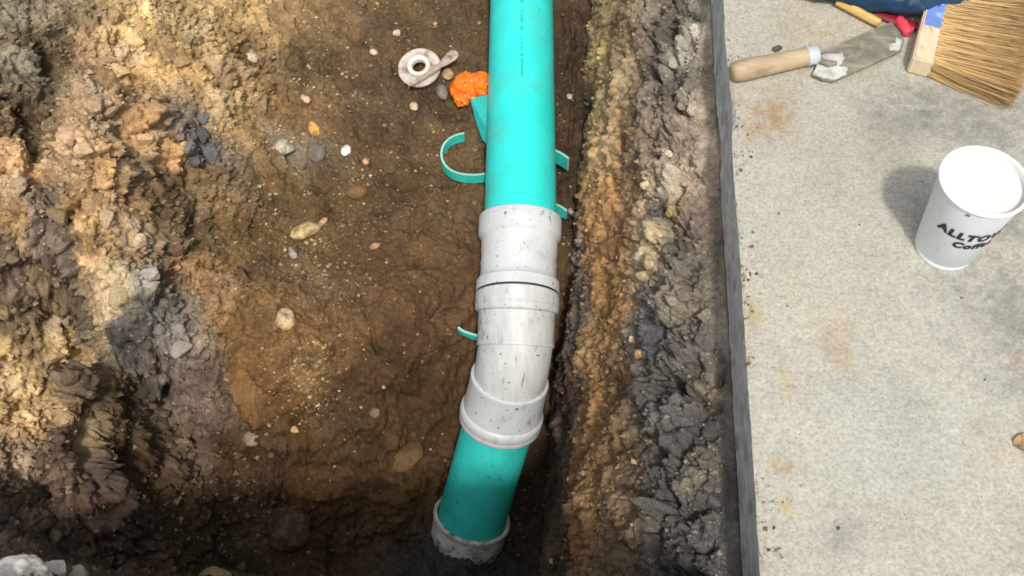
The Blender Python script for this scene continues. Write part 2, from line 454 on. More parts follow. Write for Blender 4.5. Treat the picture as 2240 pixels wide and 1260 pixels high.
for (cx, cy), c, a_, w_ in zip(tp, tcol, tamp, twet):
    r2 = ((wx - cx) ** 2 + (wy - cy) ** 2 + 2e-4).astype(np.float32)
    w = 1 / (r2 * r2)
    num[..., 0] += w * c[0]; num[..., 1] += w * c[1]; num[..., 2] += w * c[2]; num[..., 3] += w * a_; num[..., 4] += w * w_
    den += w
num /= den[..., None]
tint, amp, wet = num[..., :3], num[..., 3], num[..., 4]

# base normals
def grid_normals(P):
    du = np.gradient(P, axis=1); dv = np.gradient(P, axis=0)
    n = np.cross(du, dv)
    n /= np.linalg.norm(n, axis=-1, keepdims=True) + 1e-12
    return np.where(n[..., 2:3] < 0, -n, n)
# soften the base before taking normals, so displaced lumps lean out over hollows without tearing
Nn = grid_normals(P0)
for _ in range(45):
    Nn[1:-1, 1:-1] = (Nn[:-2, 1:-1] + Nn[2:, 1:-1] + Nn[1:-1, :-2] + Nn[1:-1, 2:] + Nn[1:-1, 1:-1]) / 5
Nn /= np.linalg.norm(Nn, axis=-1, keepdims=True)

bx_, by_, bz_ = project(P0.reshape(-1, 3))
def base_px(px, py):
    d2 = (bx_ - px) ** 2 + (by_ - py) ** 2
    idx = np.where(d2 < 20)[0]
    if len(idx) == 0:
        idx = np.array([np.argmin(d2)])
    return P0.reshape(-1, 3)[idx[np.argmin(bz_[idx])]]
wallness = smooth(-0.012, 0.012, Zw - Zr)
Pw = P0 + 0.012 * np.stack([warp[..., 0], warp[..., 1], fbm(P0 + 4, 0.05, 3, 8)], -1)
f1a, f2a, ida, tla = worley(Pw, 0.052, 21)
f1b, f2b, idb, tlb = worley(Pw, 0.021, 22)
f1c, f2c, idc, tlc = worley(P0 + 0.004 * np.stack([warp[..., 1], warp[..., 0], warp[..., 0]], -1), 0.0095, 23)
low = fbm(P0, 0.13, 3, 11)
mid = fbm(P0, 0.035, 4, 12)
rid = fbm(P0, 0.028, 4, 13, ridged=True)
fin = fbm(P0, 0.008, 3, 14)
crack_a = smooth(0.0, 0.16, f2a - f1a); crack_b = smooth(0.0, 0.22, f2b - f1b)
solid = smooth(-0.15, 0.25, fbm(P0, 0.09, 3, 15))          # some of the bank is compact, some broken into clods
bankd = (0.018 * low + solid * (0.020 * (ida - 0.5) * crack_a - 0.012 * (1 - crack_a) + 0.020 * tla)
         + (0.35 + 0.65 * solid) * (0.010 * (idb - 0.45) * crack_b - 0.006 * (1 - crack_b) + 0.013 * tlb)
         + 0.0085 * tlc + 0.0060 * (0.8 - f1c) * (idc > 0.45) + 0.011 * mid + 0.007 * rid + 0.0036 * fin)
floord = (0.020 * low + 0.015 * mid + 0.007 * rid * smooth(0.1, 0.5, low + 0.3) + 0.0030 * fin + 0.0034 * (0.75 - f1c) * (idc > 0.62) + 0.006 * tlb * smooth(0.0, 0.4, mid + low))
rough = np.clip(amp * 1.15, 0, 1)
dis_rest = bankd * rough + floord * (1 - rough)
# wall: broken grey layer on top, smeared ochre soil below, grey foot
f1d, f2d, idd, tld = worley(Pw * np.array([1, 0.8, 1]), 0.036, 31)
crack_d = smooth(0.0, 0.20, f2d - f1d)
upper = smooth(0.092, 0.078, D + 0.010 * fbm(P0, 0.05, 3, 33) - 0.006 * wn1)
brk = smooth(-0.45, 0.15, fbm(P0, 0.06, 3, 36))
wall_hi = brk * (0.026 * (idd - 0.45) * crack_d - 0.017 * (1 - crack_d)) + 0.024 * tld + brk * (0.006 * (idb - 0.5) * crack_b - 0.003 * (1 - crack_b)) + 0.010 * tlb + 0.007 * tlc + 0.010 * (fbm(P0, 0.020, 4, 37, ridged=True)) + 0.003 * fin + 0.008 * mid + 0.005 * rid + 0.0015 * fin + 0.003 * (0.8 - f1c)
streak = fbm(P0 * np.array([1, 0.45, 0.6]), 0.022, 4, 35)
wall_lo = 0.022 * low + 0.014 * mid + 0.012 * tld * smooth(0.0, 0.4, fbm(P0, 0.07, 3, 38)) + 0.006 * streak + 0.007 * tlb * (idb > 0.4) + 0.0055 * tlc + 0.004 * (0.8 - f1c) + 0.0030 * fin
dis_wall = (upper * wall_hi + (1 - upper) * wall_lo) * smooth(0.008, 0.045, D) - 0.004 * smooth(0.03, 0.0, D)
dis = wallness * dis_wall + (1 - wallness) * dis_rest

# cracks, hollows and low ridges that the photograph shows singly
GROOVES = [([(740, 440), (830, 455)], .010, .016), ([(840, 390), (900, 395)], .008, .012), ([(700, 650), (760, 640), (800, 660)], .009, .012), ([(900, 720), (980, 690)], .010, .022), ([(690, 380), (700, 410)], .010, .012), ([(930, 820), (880, 900)], .010, .02), ([(484, 740), (488, 850), (508, 905), (560, 945), (600, 958)], .020, .006), ([(362, 628), (350, 665)], .045, .008), ([(384, 855), (368, 890)], .055, .008), ([(805, 690), (822, 730), (830, 775)], .012, .004),
    ([(448, 320), (458, 365)], .022, .007), ([(55, 250), (75, 330), (68, 395)], .034, .012), ([(112, 140), (122, 215), (95, 260)], .032, .012), ([(108, 420), (104, 490)], .028, .009), ([(160, 470), (195, 448), (222, 432)], .026, .006),
    ([(425, 370), (440, 440), (442, 520), (380, 610)], .022, .008), ([(298, 320), (306, 400), (300, 440)], .024, .009), ([(375, 190), (372, 220)], .014, .006), ([(200, 350), (170, 345)], .016, .008), ([(620, 860), (600, 905)], .010, .006),
    ([(632, 340), (660, 352)], .022, .009), ([(220, 740), (214, 800), (205, 900), (190, 1000)], .05, .016), ([(180, 800), (172, 930)], .02, .008), ([(640, 90), (650, 130)], .018, .02), ([(545, 110), (600, 145), (640, 130)], .012, .02),
    ([(400, 640), (418, 720), (425, 740)], .014, .007), ([(20, 610), (110, 625), (150, 660)], .020, .014), ([(300, 130), (310, 215)], .018, .016), ([(500, 570), (440, 590), (380, 640)], .014, .010), ([(560, 990), (545, 1100)], .02, .012),
    ([(1395, 640), (1412, 690), (1442, 722), (1455, 760)], .020, .005), ([(1428, 808), (1470, 832), (1510, 862), (1552, 885)], .028, .007), ([(1455, 1005), (1500, 985), (1548, 955)], .016, .004), ([(1462, 60), (1475, 130), (1482, 200)], .022, .008),
    ([(1478, 230), (1500, 265), (1530, 270)], .022, .006), ([(1462, 470), (1476, 520), (1490, 570)], .018, .005), ([(1470, 1090), (1510, 1140), (1545, 1200)], .020, .007), ([(1480, 735), (1530, 755), (1545, 750)], .012, .004),
    ([(1388, 60), (1396, 170), (1388, 280)], .018, .007), ([(1348, 60), (1352, 150), (1345, 250), (1335, 300)], .012, .005), ([(1480, 20), (1520, 35)], .02, .008), ([(1405, 510), (1432, 545)], .016, .004), ([(1565, 810), (1560, 830)], .02, .005),
    ([(1340, 400), (1370, 460)], .012, .007), ([(1252, 60), (1256, 200), (1248, 300)], .012, .005)]
RIDGES = [([(770, 408), (800, 415)], .010, .014), ([(860, 362), (880, 368)], .008, .010), ([(940, 520), (990, 540)], .008, .02), ([(880, 640), (900, 660)], .008, .02), ([(610, 330), (640, 322)], .008, .014), ([(480, 245), (535, 300), (600, 390)], .010, .008), ([(615, 20), (640, 70), (690, 150)], .012, .012), ([(560, 560), (590, 700)], .006, .01), ([(1320, 290), (1310, 360), (1300, 480)], .010, .012), ([(1362, 100), (1350, 200), (1340, 330)], .010, .008),
    ([(1540, 60), (1530, 140), (1520, 240)], .012, .010), ([(500, 700), (520, 860), (560, 930)], .010, .012), ([(330, 60), (420, 150), (470, 220)], .008, .02)]
def seg_dist(Pq, a, b):
    ab = b - a
    t = np.clip(((Pq - a) @ ab) / (ab @ ab + 1e-12), 0, 1)
    return np.sqrt(((Pq - a - t[..., None] * ab) ** 2).sum(-1))
Pn = (P0 + 0.010 * np.stack([warp[..., 0], warp[..., 1], 0 * warp[..., 0]], -1)).astype(np.float32)
for items, sgn in ((GROOVES, -1), (RIDGES, 1)):
    for pts, dep, wid in items:
        w3 = [base_px(*p).astype(np.float32) for p in pts]
        dd = None
        for a, b in zip(w3[:-1], w3[1:]):
            lo_, hi_ = np.minimum(a, b) - 5 * wid, np.maximum(a, b) + 5 * wid
            sel = np.where((Pn[..., 0] > lo_[0]) & (Pn[..., 0] < hi_[0]) & (Pn[..., 1] > lo_[1]) & (Pn[..., 1] < hi_[1]))
            if dd is None:
                dd = np.full(X.shape, 9.0, np.float32)
            dd[sel] = np.minimum(dd[sel], seg_dist(Pn[sel], a, b))
        dis = dis + sgn * dep * np.exp(-(dd / wid) ** 2)
near_pipe = (lat < 0.075) & (Y > PG.y)
dis = np.where(near_pipe, np.minimum(dis, 0.004), dis)
far_fade = 1.0
P = P0 + Nn * (dis * far_fade)[..., None]
P[..., 2] = np.where(D < 0.018, np.minimum(P[..., 2], -0.080 + 0.014 * fbm(P0 * np.array([0, 1, 0]), 0.03, 4, 92)), P[..., 2])

# colours of wall layers
g_lo, g_tan, g_blue, g_dark = lin((106, 100, 93)) / .55, lin((142, 130, 112)) / .55, lin((110, 109, 108)) / .55, lin((82, 77, 73)) / .55
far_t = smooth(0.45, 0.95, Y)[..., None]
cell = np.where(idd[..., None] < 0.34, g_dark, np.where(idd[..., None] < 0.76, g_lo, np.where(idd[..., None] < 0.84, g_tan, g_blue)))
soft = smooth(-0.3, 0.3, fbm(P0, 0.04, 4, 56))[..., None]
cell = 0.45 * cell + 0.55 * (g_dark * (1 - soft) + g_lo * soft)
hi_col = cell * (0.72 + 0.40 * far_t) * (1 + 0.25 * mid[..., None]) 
hi_col = hi_col + far_t * 0.35 * smooth(0.1, 0.5, fbm(P0, 0.06, 3, 51))[..., None] * (g_tan - hi_col)
oc1, oc2, oc3 = lin((138, 104, 62)) / .62, lin((160, 134, 96)) / .62, lin((92, 68, 44)) / .62
k1 = smooth(-0.25, 0.35, fbm(P0 * np.array([1, 0.6, 1]), 0.03, 4, 52))[..., None]
k2 = smooth(0.0, 0.5, fbm(P0, 0.018, 3, 53))[..., None]
lo_col = oc1 * (1 - k1) + oc2 * k1
lo_col = lo_col * (1 - 0.7 * k2) + oc3 * 0.7 * k2
foot = (smooth(0.135, 0.160, D + 0.012 * fbm(P0, 0.07, 3, 54)))[..., None]
lo_col = lo_col * (1 - foot) + foot * (lin((98, 86, 76)) / .6)
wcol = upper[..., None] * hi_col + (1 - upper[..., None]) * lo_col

WALL_TINTS = [(1270,100,72,62,52),(1300,60,150,125,85),(1310,140,160,130,75),(1345,100,115,92,62),(1380,60,125,105,75),(1370,170,140,118,88),(1300,240,150,125,80),(1260,260,74,67,62),
    (1300,320,186,142,88),(1345,330,178,140,98),(1290,400,172,128,75),(1330,440,162,114,62),(1380,300,105,80,55),(1390,420,120,95,65),(1360,500,125,86,52),(1300,520,156,108,58),(1250,480,85,75,70),
    (1240,600,108,105,102),(1265,560,116,108,104),(1310,620,146,104,58),(1350,660,146,104,56),(1280,650,100,88,78),(1300,760,152,114,66),(1250,720,95,85,78),(1340,850,130,96,58),(1290,900,156,113,62),
    (1240,900,98,75,62),(1360,980,138,109,70),(1310,1050,148,110,66),(1270,1000,142,100,54),(1380,1150,130,105,76),(1290,1180,138,100,58),(1240,1150,92,66,50),(1400,900,105,92,78),
    (1430,40,105,95,78),(1440,140,88,80,68),(1480,60,66,63,58),(1520,60,152,143,127),(1500,120,130,124,110),(1540,150,122,113,98),(1480,180,72,67,61),(1450,240,112,100,85),(1510,250,142,129,108),
    (1440,330,122,108,90),(1500,310,120,106,90),(1540,320,136,122,104),(1430,400,166,146,112),(1490,390,152,136,112),(1540,400,146,129,108),(1480,450,150,125,85),(1440,450,76,75,75),(1430,520,186,166,128),
    (1420,590,170,150,115),(1520,470,125,106,96),(1490,530,100,90,80),(1500,600,110,102,90),(1540,640,136,124,106),(1480,650,140,126,104),(1420,650,104,106,110),(1420,730,88,88,89),(1500,720,124,116,104),
    (1540,760,115,106,96),(1480,790,112,106,98),(1540,850,136,122,100),(1470,840,70,68,65),(1480,900,92,89,86),(1540,920,80,76,73),(1500,960,95,90,86),(1440,980,86,80,75),(1520,1040,115,108,92),
    (1560,1080,85,82,79),(1450,1080,78,76,73),(1540,1150,92,90,86),(1480,1160,84,82,79),(1430,1150,98,90,80),(1500,1230,72,71,70),(1560,1220,88,86,82)]
wsel = np.where((wallness > 0.01) & (Y > 0.2) & (Y < 1.7))
Q = P0[wsel] + 0.012 * np.stack([warp[..., 0], warp[..., 1], -warp[..., 0]], -1)[wsel]
wnum = np.zeros((len(Q), 3)); wden = np.zeros(len(Q))
for t in WALL_TINTS:
    c0 = base_px(t[0], t[1])
    w = 1 / (((Q - c0) ** 2 * np.array([1, .7, 1])).sum(-1) + 6e-5) ** 2
    wnum += w[:, None] * lin(t[2:])[None] / (0.60 if t[0] < 1400 else 0.60); wden += w
wnum /= wden[:, None]
cellv = (0.80 + 0.40 * idd[wsel])[:, None]
lumv = 1 + 0.30 * streak[wsel][:, None] + 0.22 * fin[wsel][:, None] + 0.18 * mid[wsel][:, None]
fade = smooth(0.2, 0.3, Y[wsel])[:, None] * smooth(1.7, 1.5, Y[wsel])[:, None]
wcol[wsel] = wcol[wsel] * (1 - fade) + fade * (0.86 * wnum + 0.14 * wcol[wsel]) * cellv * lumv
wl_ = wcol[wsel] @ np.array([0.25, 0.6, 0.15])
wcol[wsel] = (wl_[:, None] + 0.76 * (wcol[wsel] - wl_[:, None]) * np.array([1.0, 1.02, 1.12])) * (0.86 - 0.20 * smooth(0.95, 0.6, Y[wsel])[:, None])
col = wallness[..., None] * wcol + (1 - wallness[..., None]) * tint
# each clod of the bank differs a little in dryness and clay; the floor carries mottles of its own
clodv = 1 + (0.45 * (idb - 0.5) + 0.22 * (ida - 0.5)) * rough * (1 - wallness)
motl = 1 + 0.40 * fbm(P0, 0.03, 4, 61) + 0.16 * fbm(P0, 0.1, 3, 62)
grey = smooth(0.70, 0.9, ida)[..., None] * (rough * (1 - wallness))[..., None] * 0.25
lum = col.mean(-1, keepdims=True)
col = col * (1 - grey) + grey * lum * np.array([1.02, 1.0, 0.94])
lum = col @ np.array([0.25, 0.6, 0.15])
sat = 1.0 - 0.08 * (1 - rough) * (1 - wallness) - 0.20 * rough * (1 - wallness)            # damp floor soil is deeper in colour
damp = smooth(0.05, 0.35, fbm(P0, 0.045, 4, 64)) * (1 - wallness)
damp = 1 - damp * (0.42 * rough + 0.22 * (1 - rough))
col = (lum[..., None] + sat[..., None] * (col - lum[..., None])) * (clodv * motl * damp)[..., None]
col = col * (1 + (rough * (1 - wallness))[..., None] * np.array([0.03, 0.0, -0.06]))
col = np.clip(col * (1 - 0.42 * ((1 - rough) * (1 - wallness))[..., None]), 0.005, 0.8)
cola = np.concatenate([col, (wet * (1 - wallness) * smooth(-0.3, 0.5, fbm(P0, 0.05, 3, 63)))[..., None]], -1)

ny, nd = X.shape
ii = (np.arange(ny - 1)[:, None] * nd + np.arange(nd - 1)[None]).ravel()
quads = np.stack([ii, ii + nd, ii + nd + 1, ii + 1], -1)         # D grows towards -x, so this winds upward
wl = (wallness.ravel()[quads].mean(1) > 0.5)
bk = (~wl) & (rough.ravel()[quads].mean(1) > 0.42)
fl = ~(wl | bk)
Pf, Cf = P.reshape(-1, 3), cola.reshape(-1, 4)
def submesh(name, mask, mat):
    q = quads[mask]
    used = np.unique(q)
    remap = np.full(ny * nd, -1, np.int32); remap[used] = np.arange(len(used))
    return link(name, mesh_np(name, Pf[used], remap[q], Cf[used], mat))
floor_o = tag(submesh('trench_floor', fl, M_SOIL), 'damp brown earth floor of the dug trench', kind='structure')
bank_o = tag(submesh('soil_bank', bk, M_BANK), 'crumbling tan and grey dug soil bank left of the trench', kind='structure')
wall_o = tag(submesh('trench_wall', wl, M_WALL), 'ragged layered earth wall under the concrete edge', kind='structure')

# wide ground sheet all round, below what the photograph shows
bm = bmesh.new()
vs = [bm.verts.new(c) for c in ((-60, -60, -2.2), (60, -60, -2.2), (60, 60, -2.2), (-60, 60, -2.2))]
bm.faces.new(vs)
tag(bm_obj('subsoil_ground', bm, plain_mat('subsoil', (0.2, 0.15, 0.09), rough=0.95)), 'brown subsoil far below', kind='structure')
bm = bmesh.new()
def quad(bm, a, b, c, d):
    bm.faces.new([bm.verts.new(v) for v in (a, b, c, d)])
quad(bm, (-60, -60, -0.02), (-2.6, -60, -0.02), (-2.6, 60, -0.02), (-60, 60, -0.02))
quad(bm, (-2.6, 3.95, -0.02), (60, 3.95, -0.02), (60, 60, -0.02), (-2.6, 60, -0.02))
quad(bm, (-2.6, -60, -0.02), (60, -60, -0.02), (60, -1.15, -0.02), (-2.6, -1.15, -0.02))
tag(bm_obj('ground', bm, plain_mat('bare_ground', (0.26, 0.21, 0.14), rough=0.95, var=0.3, var_scale=9)), 'bare earth around the dig', kind='structure')

# ------------------------------------------------------------------ concrete slab
m, nt, b = new_mat('worn_concrete')
a_ = N(nt, 'ShaderNodeAttribute', attribute_name='soil')
geo = N(nt, 'ShaderNodeNewGeometry')
def pos_noise(scale, detail=4.0, rough=0.6):
    n = N(nt, 'ShaderNodeTexNoise', Scale=scale, Detail=detail, Roughness=rough)
    nt.links.new(geo.outputs['Position'], n.inputs['Vector'])
    return n.outputs['Fac']
fine_, mid_, big_ = pos_noise(240, 5, 0.8), pos_noise(95, 4, 0.7), pos_noise(22, 5, 0.65)
c = mixc(nt, 1.0, a_.outputs['Color'], ramp(nt, fine_, [(0.32, 0.68), (0.48, 0.98), (0.64, 1.26)]), 'MULTIPLY')
c = mixc(nt, 1.0, c, ramp(nt, mid_, [(0.30, 0.84), (0.5, 1.0), (0.7, 1.10)]), 'MULTIPLY')
c = mixc(nt, 1.0, c, ramp(nt, big_, [(0.3, 0.93), (0.7, 1.06)]), 'MULTIPLY')
vor = N(nt, 'ShaderNodeTexVoronoi', Scale=210.0)
nt.links.new(geo.outputs['Position'], vor.inputs['Vector'])
pit = ramp(nt, vor.outputs['Distance'], [(0.10, 1.0), (0.20, 0.0)])
sel = ramp(nt, pos_noise(45, 2, 0.5), [(0.50, 0.0), (0.58, 1.0)])
pitm = mixc(nt, 1.0, pit, sel, 'MULTIPLY')
c = mixc(nt, pitm, c, (0.20, 0.19, 0.165))
nt.links.new(c, b.inputs['Base Color'])
b.inputs['Roughness'].default_value = 0.85
b.inputs['Specular IOR Level'].default_value = 0.25
bp = N(nt, 'ShaderNodeBump', Strength=0.45, Distance=0.0012)
nt.links.new(fine_, bp.inputs['Height']); nt.links.new(bp.outputs[0], b.inputs['Normal'])
M_CONC = m
M_SAWN = plain_mat('sawn_concrete', (0.56, 0.56, 0.55), rough=0.75, spots=(0.40, 0.40, 0.39), spot_scale=22, spot_lo=0.48, spot_hi=0.64,
                   var=0.2, var_scale=70, stretch=(1, 0.7, 1.6), bump=0.8, bump_scale=350, extra=(((.27, .235, .18), 34, .50, .72), ((.70, .69, .66), 60, .60, .72), ((.2, .19, .17), 150, .64, .70)))

sy = np.unique(np.concatenate([np.linspace(-1.15, 0.2, 28), np.arange(0.2, 1.2, 0.004), np.linspace(1.2, 3.95, 60)]))
sx = np.unique(np.concatenate([np.arange(0, 0.52, 0.004), np.linspace(0.52, 4.5, 50)]))
GX, GY = np.meshgrid(sx, sy)
chip = np.clip(fbm(np.stack([np.zeros_like(sy), sy, np.zeros_like(sy)], -1), 0.030, 3, 73) - 0.22, 0, 1) * (vnoise(np.stack([np.zeros_like(sy), sy, np.zeros_like(sy)], -1), 0.05, 74) > 0.0)
jit = 0.007 * chip + 0.0006 * fbm(np.stack([np.zeros_like(sy), sy, np.zeros_like(sy)], -1), 0.02, 4, 71) + 0.0007 * vnoise(np.stack([np.zeros_like(sy), sy, np.zeros_like(sy)], -1), 0.11, 72)
WX = edge_x(GY) + GX + jit[:, None] * np.exp(-GX / 0.01)
PS = np.stack([WX, GY, np.zeros_like(GX) - (0.0012 + 0.008 * chip[:, None]) * np.exp(-GX / 0.0022)], -1)
pxs, pys = None, None
base_c = lin((175, 171, 157)) / 0.98
colS = np.ones((*GX.shape, 3)) * base_c
def blotch(px, py, rad, c255, strength, stretch=1.0, rough_=0.6):
    """A stain lying on the slab round the point seen there."""
    global colS
    p = at(px, py, 0)
    q = np.stack([WX, GY, np.zeros_like(GX)], -1)
    wob = 1 + rough_ * fbm(q, rad * 0.9, 4, int(px * 7 + py) % 97)
    r = np.sqrt((WX - p.x) ** 2 + ((GY - p.y) / stretch) ** 2) / (rad * wob.clip(0.25))
    m_ = (strength * smooth(1.25, 0.10, r) * (0.35 + 0.65 * smooth(-0.25, 0.3, fbm(q, 0.010, 3, int(px + py) % 89))))[..., None]
    colS = colS * (1 - m_) + m_ * lin(np.array(c255) * 0.84) / 0.98
for args in [(1690, 250, .042, (190, 150, 105), .75, 1.1), (1655, 300, .025, (190, 150, 110), .6), (1640, 690, .022, (200, 175, 110), .7), (1830, 730, .024, (205, 170, 120), .65, 1.5),
             (1850, 790, .018, (205, 170, 115), .6), (1715, 1020, .015, (185, 155, 115), .75), (1720, 1105, .009, (215, 190, 120), .7, 1.8), (2140, 935, .018, (205, 175, 135), .6),
             (2190, 985, .020, (210, 180, 140), .55), (1720, 840, .016, (210, 185, 130), .5, 1.6), (2225, 790, .016, (195, 165, 130), .6), (1790, 60, .07, (190, 165, 125), .55),
             (1700, 110, .08, (190, 180, 150), .35), (1860, 120, .05, (195, 160, 115), .45), (1740, 500, .09, (205, 195, 165), .35), (1760, 640, .08, (205, 190, 160), .4),
             (2170, 620, .075, (142, 141, 134), .6), (2230, 740, .065, (144, 143, 136), .55, 1.4), (2210, 300, .085, (144, 143, 136), .6), (2130, 240, .07, (150, 148, 140), .6), (2200, 470, .06, (142, 141, 135), .6),
             (2010, 240, .06, (145, 144, 136), .8), (1900, 200, .05, (165, 160, 146), .5), (2200, 850, .03, (150, 152, 146), .5), (1830, 1190, .03, (165, 163, 156), .6, 1.6), (2000, 980, .12, (208, 214, 204), .4),
             (2060, 700, .08, (190, 190, 180), .35), (1960, 280, .05, (160, 158, 148), .4), (1760, 560, .1, (200, 202, 190), .4), (2150, 1180, .1, (212, 200, 180), .45),
             (1900, 330, .05, (200, 182, 158), .4), (1640, 420, .06, (205, 200, 182), .4), (1750, 940, .05, (214, 206, 188), .4)]:
    blotch(*args)
q3 = np.stack([WX, GY, np.zeros_like(GX)], -1)
colS *= (1 + 0.10 * fbm(q3, 0.05, 4, 81) + 0.08 * fbm(q3, 0.2, 3, 82))[..., None]
nyS, nxS = GX.shape
iS = (np.arange(nyS - 1)[:, None] * nxS + np.arange(nxS - 1)[None]).ravel()
qS = np.stack([iS, iS + 1, iS + nxS + 1, iS + nxS], -1)
slab_v = PS.reshape(-1, 3); slab_c = np.concatenate([colS.reshape(-1, 3), np.zeros((GX.size, 1))], -1)
# sawn face: rows hang down from the front edge
rows = [0.0, -0.006, -0.018, -0.034, -0.050, -0.066, -0.078]
fv = []
for k, dz in enumerate(rows):
    q = np.stack([np.zeros_like(sy), sy, np.full_like(sy, dz)], -1)
    xx = PS[:, 0, 0] + (0 if k == 0 else 0.0006 * fbm(q, 0.012, 3, 91) - 0.0008)
    fv.append(np.stack([xx, sy, PS[:, 0, 2] + dz], -1))
fv.append(np.stack([PS[:, 0, 0] + 0.25, sy, np.full_like(sy, -0.0775)], -1))
fv = np.stack(fv, 0)
nr = fv.shape[0]
off = len(slab_v)
iF = (np.arange(nr - 1)[:, None] * nyS + np.arange(nyS - 1)[None]).ravel() + off
qF = np.stack([iF, iF + 1, iF + nyS + 1, iF + nyS], -1)
me = mesh_np('concrete_slab', np.vstack([slab_v, fv.reshape(-1, 3)]), np.vstack([qS, qF]),
             np.vstack([slab_c, np.ones((nr * nyS, 4)) * np.array([.4, .4, .4, 0])]), M_CONC)
me.materials.append(M_SAWN)
mi = np.zeros(len(me.polygons), np.int32); mi[len(qS):] = 1
me.polygons.foreach_set('material_index', mi)
me.set_sharp_from_angle(angle=R(40))
tag(link('concrete_slab', me), 'stained pale concrete slab with grey sawn edge', kind='structure')

# ------------------------------------------------------------------ finding the built ground under a pixel
PXg, PYg, ZCg = project(Pf)
def ground_px(px, py):
    d2 = (PXg - px) ** 2 + (PYg - py) ** 2
    idx = np.where(d2 < 20)[0]
    if len(idx) == 0:
        idx = np.array([np.argmin(d2)])
    k = idx[np.argmin(ZCg[idx])]
    return Vector(Pf[k]), Vector(Nn.reshape(-1, 3)[k]), Cf[k, :3]

# ------------------------------------------------------------------ tubes and lathes
def frame_for(t):
    t = t.normalized()
    s = t.cross(Vector((0, 0, 1)))
    if s.length < 1e-4:
        s = t.cross(Vector((0, 1, 0)))
    s.normalize()
    return t, s, s.cross(t).normalized()

def add_sweep(bm, rings, n=64, close_start=False, close_end=False, wobble=None):
    """rings: (centre, tangent, radius). One skin through all of them."""
    loops = []
    for j, (c, t, r) in enumerate(rings):
        t, s, u = frame_for(t)
        lp = []
        for i in range(n):
            a = 2 * math.pi * i / n
            rr = r * (1 + (wobble(i, j) if wobble else 0))
            lp.append(bm.verts.new(c + (s * math.cos(a) + u * math.sin(a)) * rr))
        loops.append(lp)
    for A, B in zip(loops[:-1], loops[1:]):
        for i in range(n):
            bm.faces.new((A[i], A[(i + 1) % n], B[(i + 1) % n], B[i]))
    if close_start:
        bm.faces.new(loops[0][::-1])
    if close_end:
        bm.faces.new(loops[-1])
    return loops

def straight(a, b, prof):
    """prof: (distance from a, radius) pairs along the line a-b."""
    t = (b - a).normalized()
    return [(a + t * s, t, r) for s, r in prof]

# ------------------------------------------------------------------ drain pipe (one glued run, several parts)
pipe = empty('drain_pipe', at(1139, 455, -0.39), 'turquoise drain pipe with white fittings running down the trench beside the wall', 'drain pipe')
RP = 0.0552
bm = bmesh.new()
t_up = (PA - PB).normalized()
add_sweep(bm, straight(PB - t_up * 0.03, PB + t_up * 2.2, [(0, RP), (0.3, RP), (0.8, RP), (2.1, RP)]), 72)
up_pipe = tag(bm_obj('pipe_length', bm, M_TEAL, pipe, True), 'bright clean upper turquoise pipe with a line of print')

# the faint run of print along the top of the pipe: too small to read, only ticks of ink
bm = bmesh.new()
tt, ss, uu = frame_for(t_up)
prng = random.Random(4)
pos = at(1133, 168, -0.28).y
ang0 = 1.62 if ss.x < 0 else 1.52
def ink(y0, ln, a0, aw):
    t0 = (y0 - PB.y) / t_up.y
    vsq = []
    for (dt, da) in ((0, 0), (ln, 0), (ln, aw), (0, aw)):
        a = a0 + da
        vsq.append(bm.verts.new(PB + t_up * (t0 + dt) + (ss * math.cos(a) + uu * math.sin(a)) * (RP + 0.0003)))
    bm.faces.new(vsq)
y_ = pos
ink(y_, 0.040, ang0 + .02, .025); y_ += .046
while y_ < 1.75:
    for wlen in (prng.randint(2, 4), prng.randint(3, 6), prng.randint(1, 3)):
        for k in range(wlen):
            w_ = prng.uniform(.0022, .0034)
            ink(y_, w_ * .35, ang0, .075); 
            if prng.random() < .7: ink(y_ + w_ * .42, w_ * .5, ang0 + prng.choice((0, .05)), .028)
            y_ += w_ + .0012
        y_ += .005
    y_ += .012
bm_obj('printed_line', bm, M_PRINT, up_pipe)
bpy.data.objects['printed_line'].matrix_parent_inverse = Matrix()
# (parent pipe_length keeps its own world-space mesh, so its child needs no offset of its own)

t_c = (PC - PB).normalized()
Lc = (PC - PB).length
bm = bmesh.new()
sp = straight(PB, PC, [(0.000, .0560), (0.0003, .0612), (0.0012, .0628), (0.0030, .0634), (0.0085, .0634), (0.0088, .0624), (0.0112, .0624), (0.0115, .0634), (0.0290, .0632), (0.0325, .0618), (0.0355, .0590), (0.0375, .0580),
                      (0.058, .0578), (0.0583, .0572), (0.0735, .0572), (0.0738, .0578), (0.0765, .0578), (0.0768, .0572), (Lc - .030, .0572), (Lc - .027, .0576), (Lc - .0215, .0604), (Lc - .019, .0618), (Lc - .0185, .0626), (Lc - .0024, .0628), (Lc - .0023, .0600)])
add_sweep(bm, sp, 72)
coup = tag(bm_obj('coupling', bm, M_WHITE, pipe, True, 35), 'white straight coupling with raised collars')
bm = bmesh.new()
add_sweep(bm, straight(PB, PC, [(Lc - .0026, .059), (Lc - .0025, .0618), (Lc + .0012, .0618), (Lc + .0013, .059)]), 72)
bm_obj('rubber_seal', bm, M_RUBBER, coup, True).matrix_parent_inverse = Matrix()
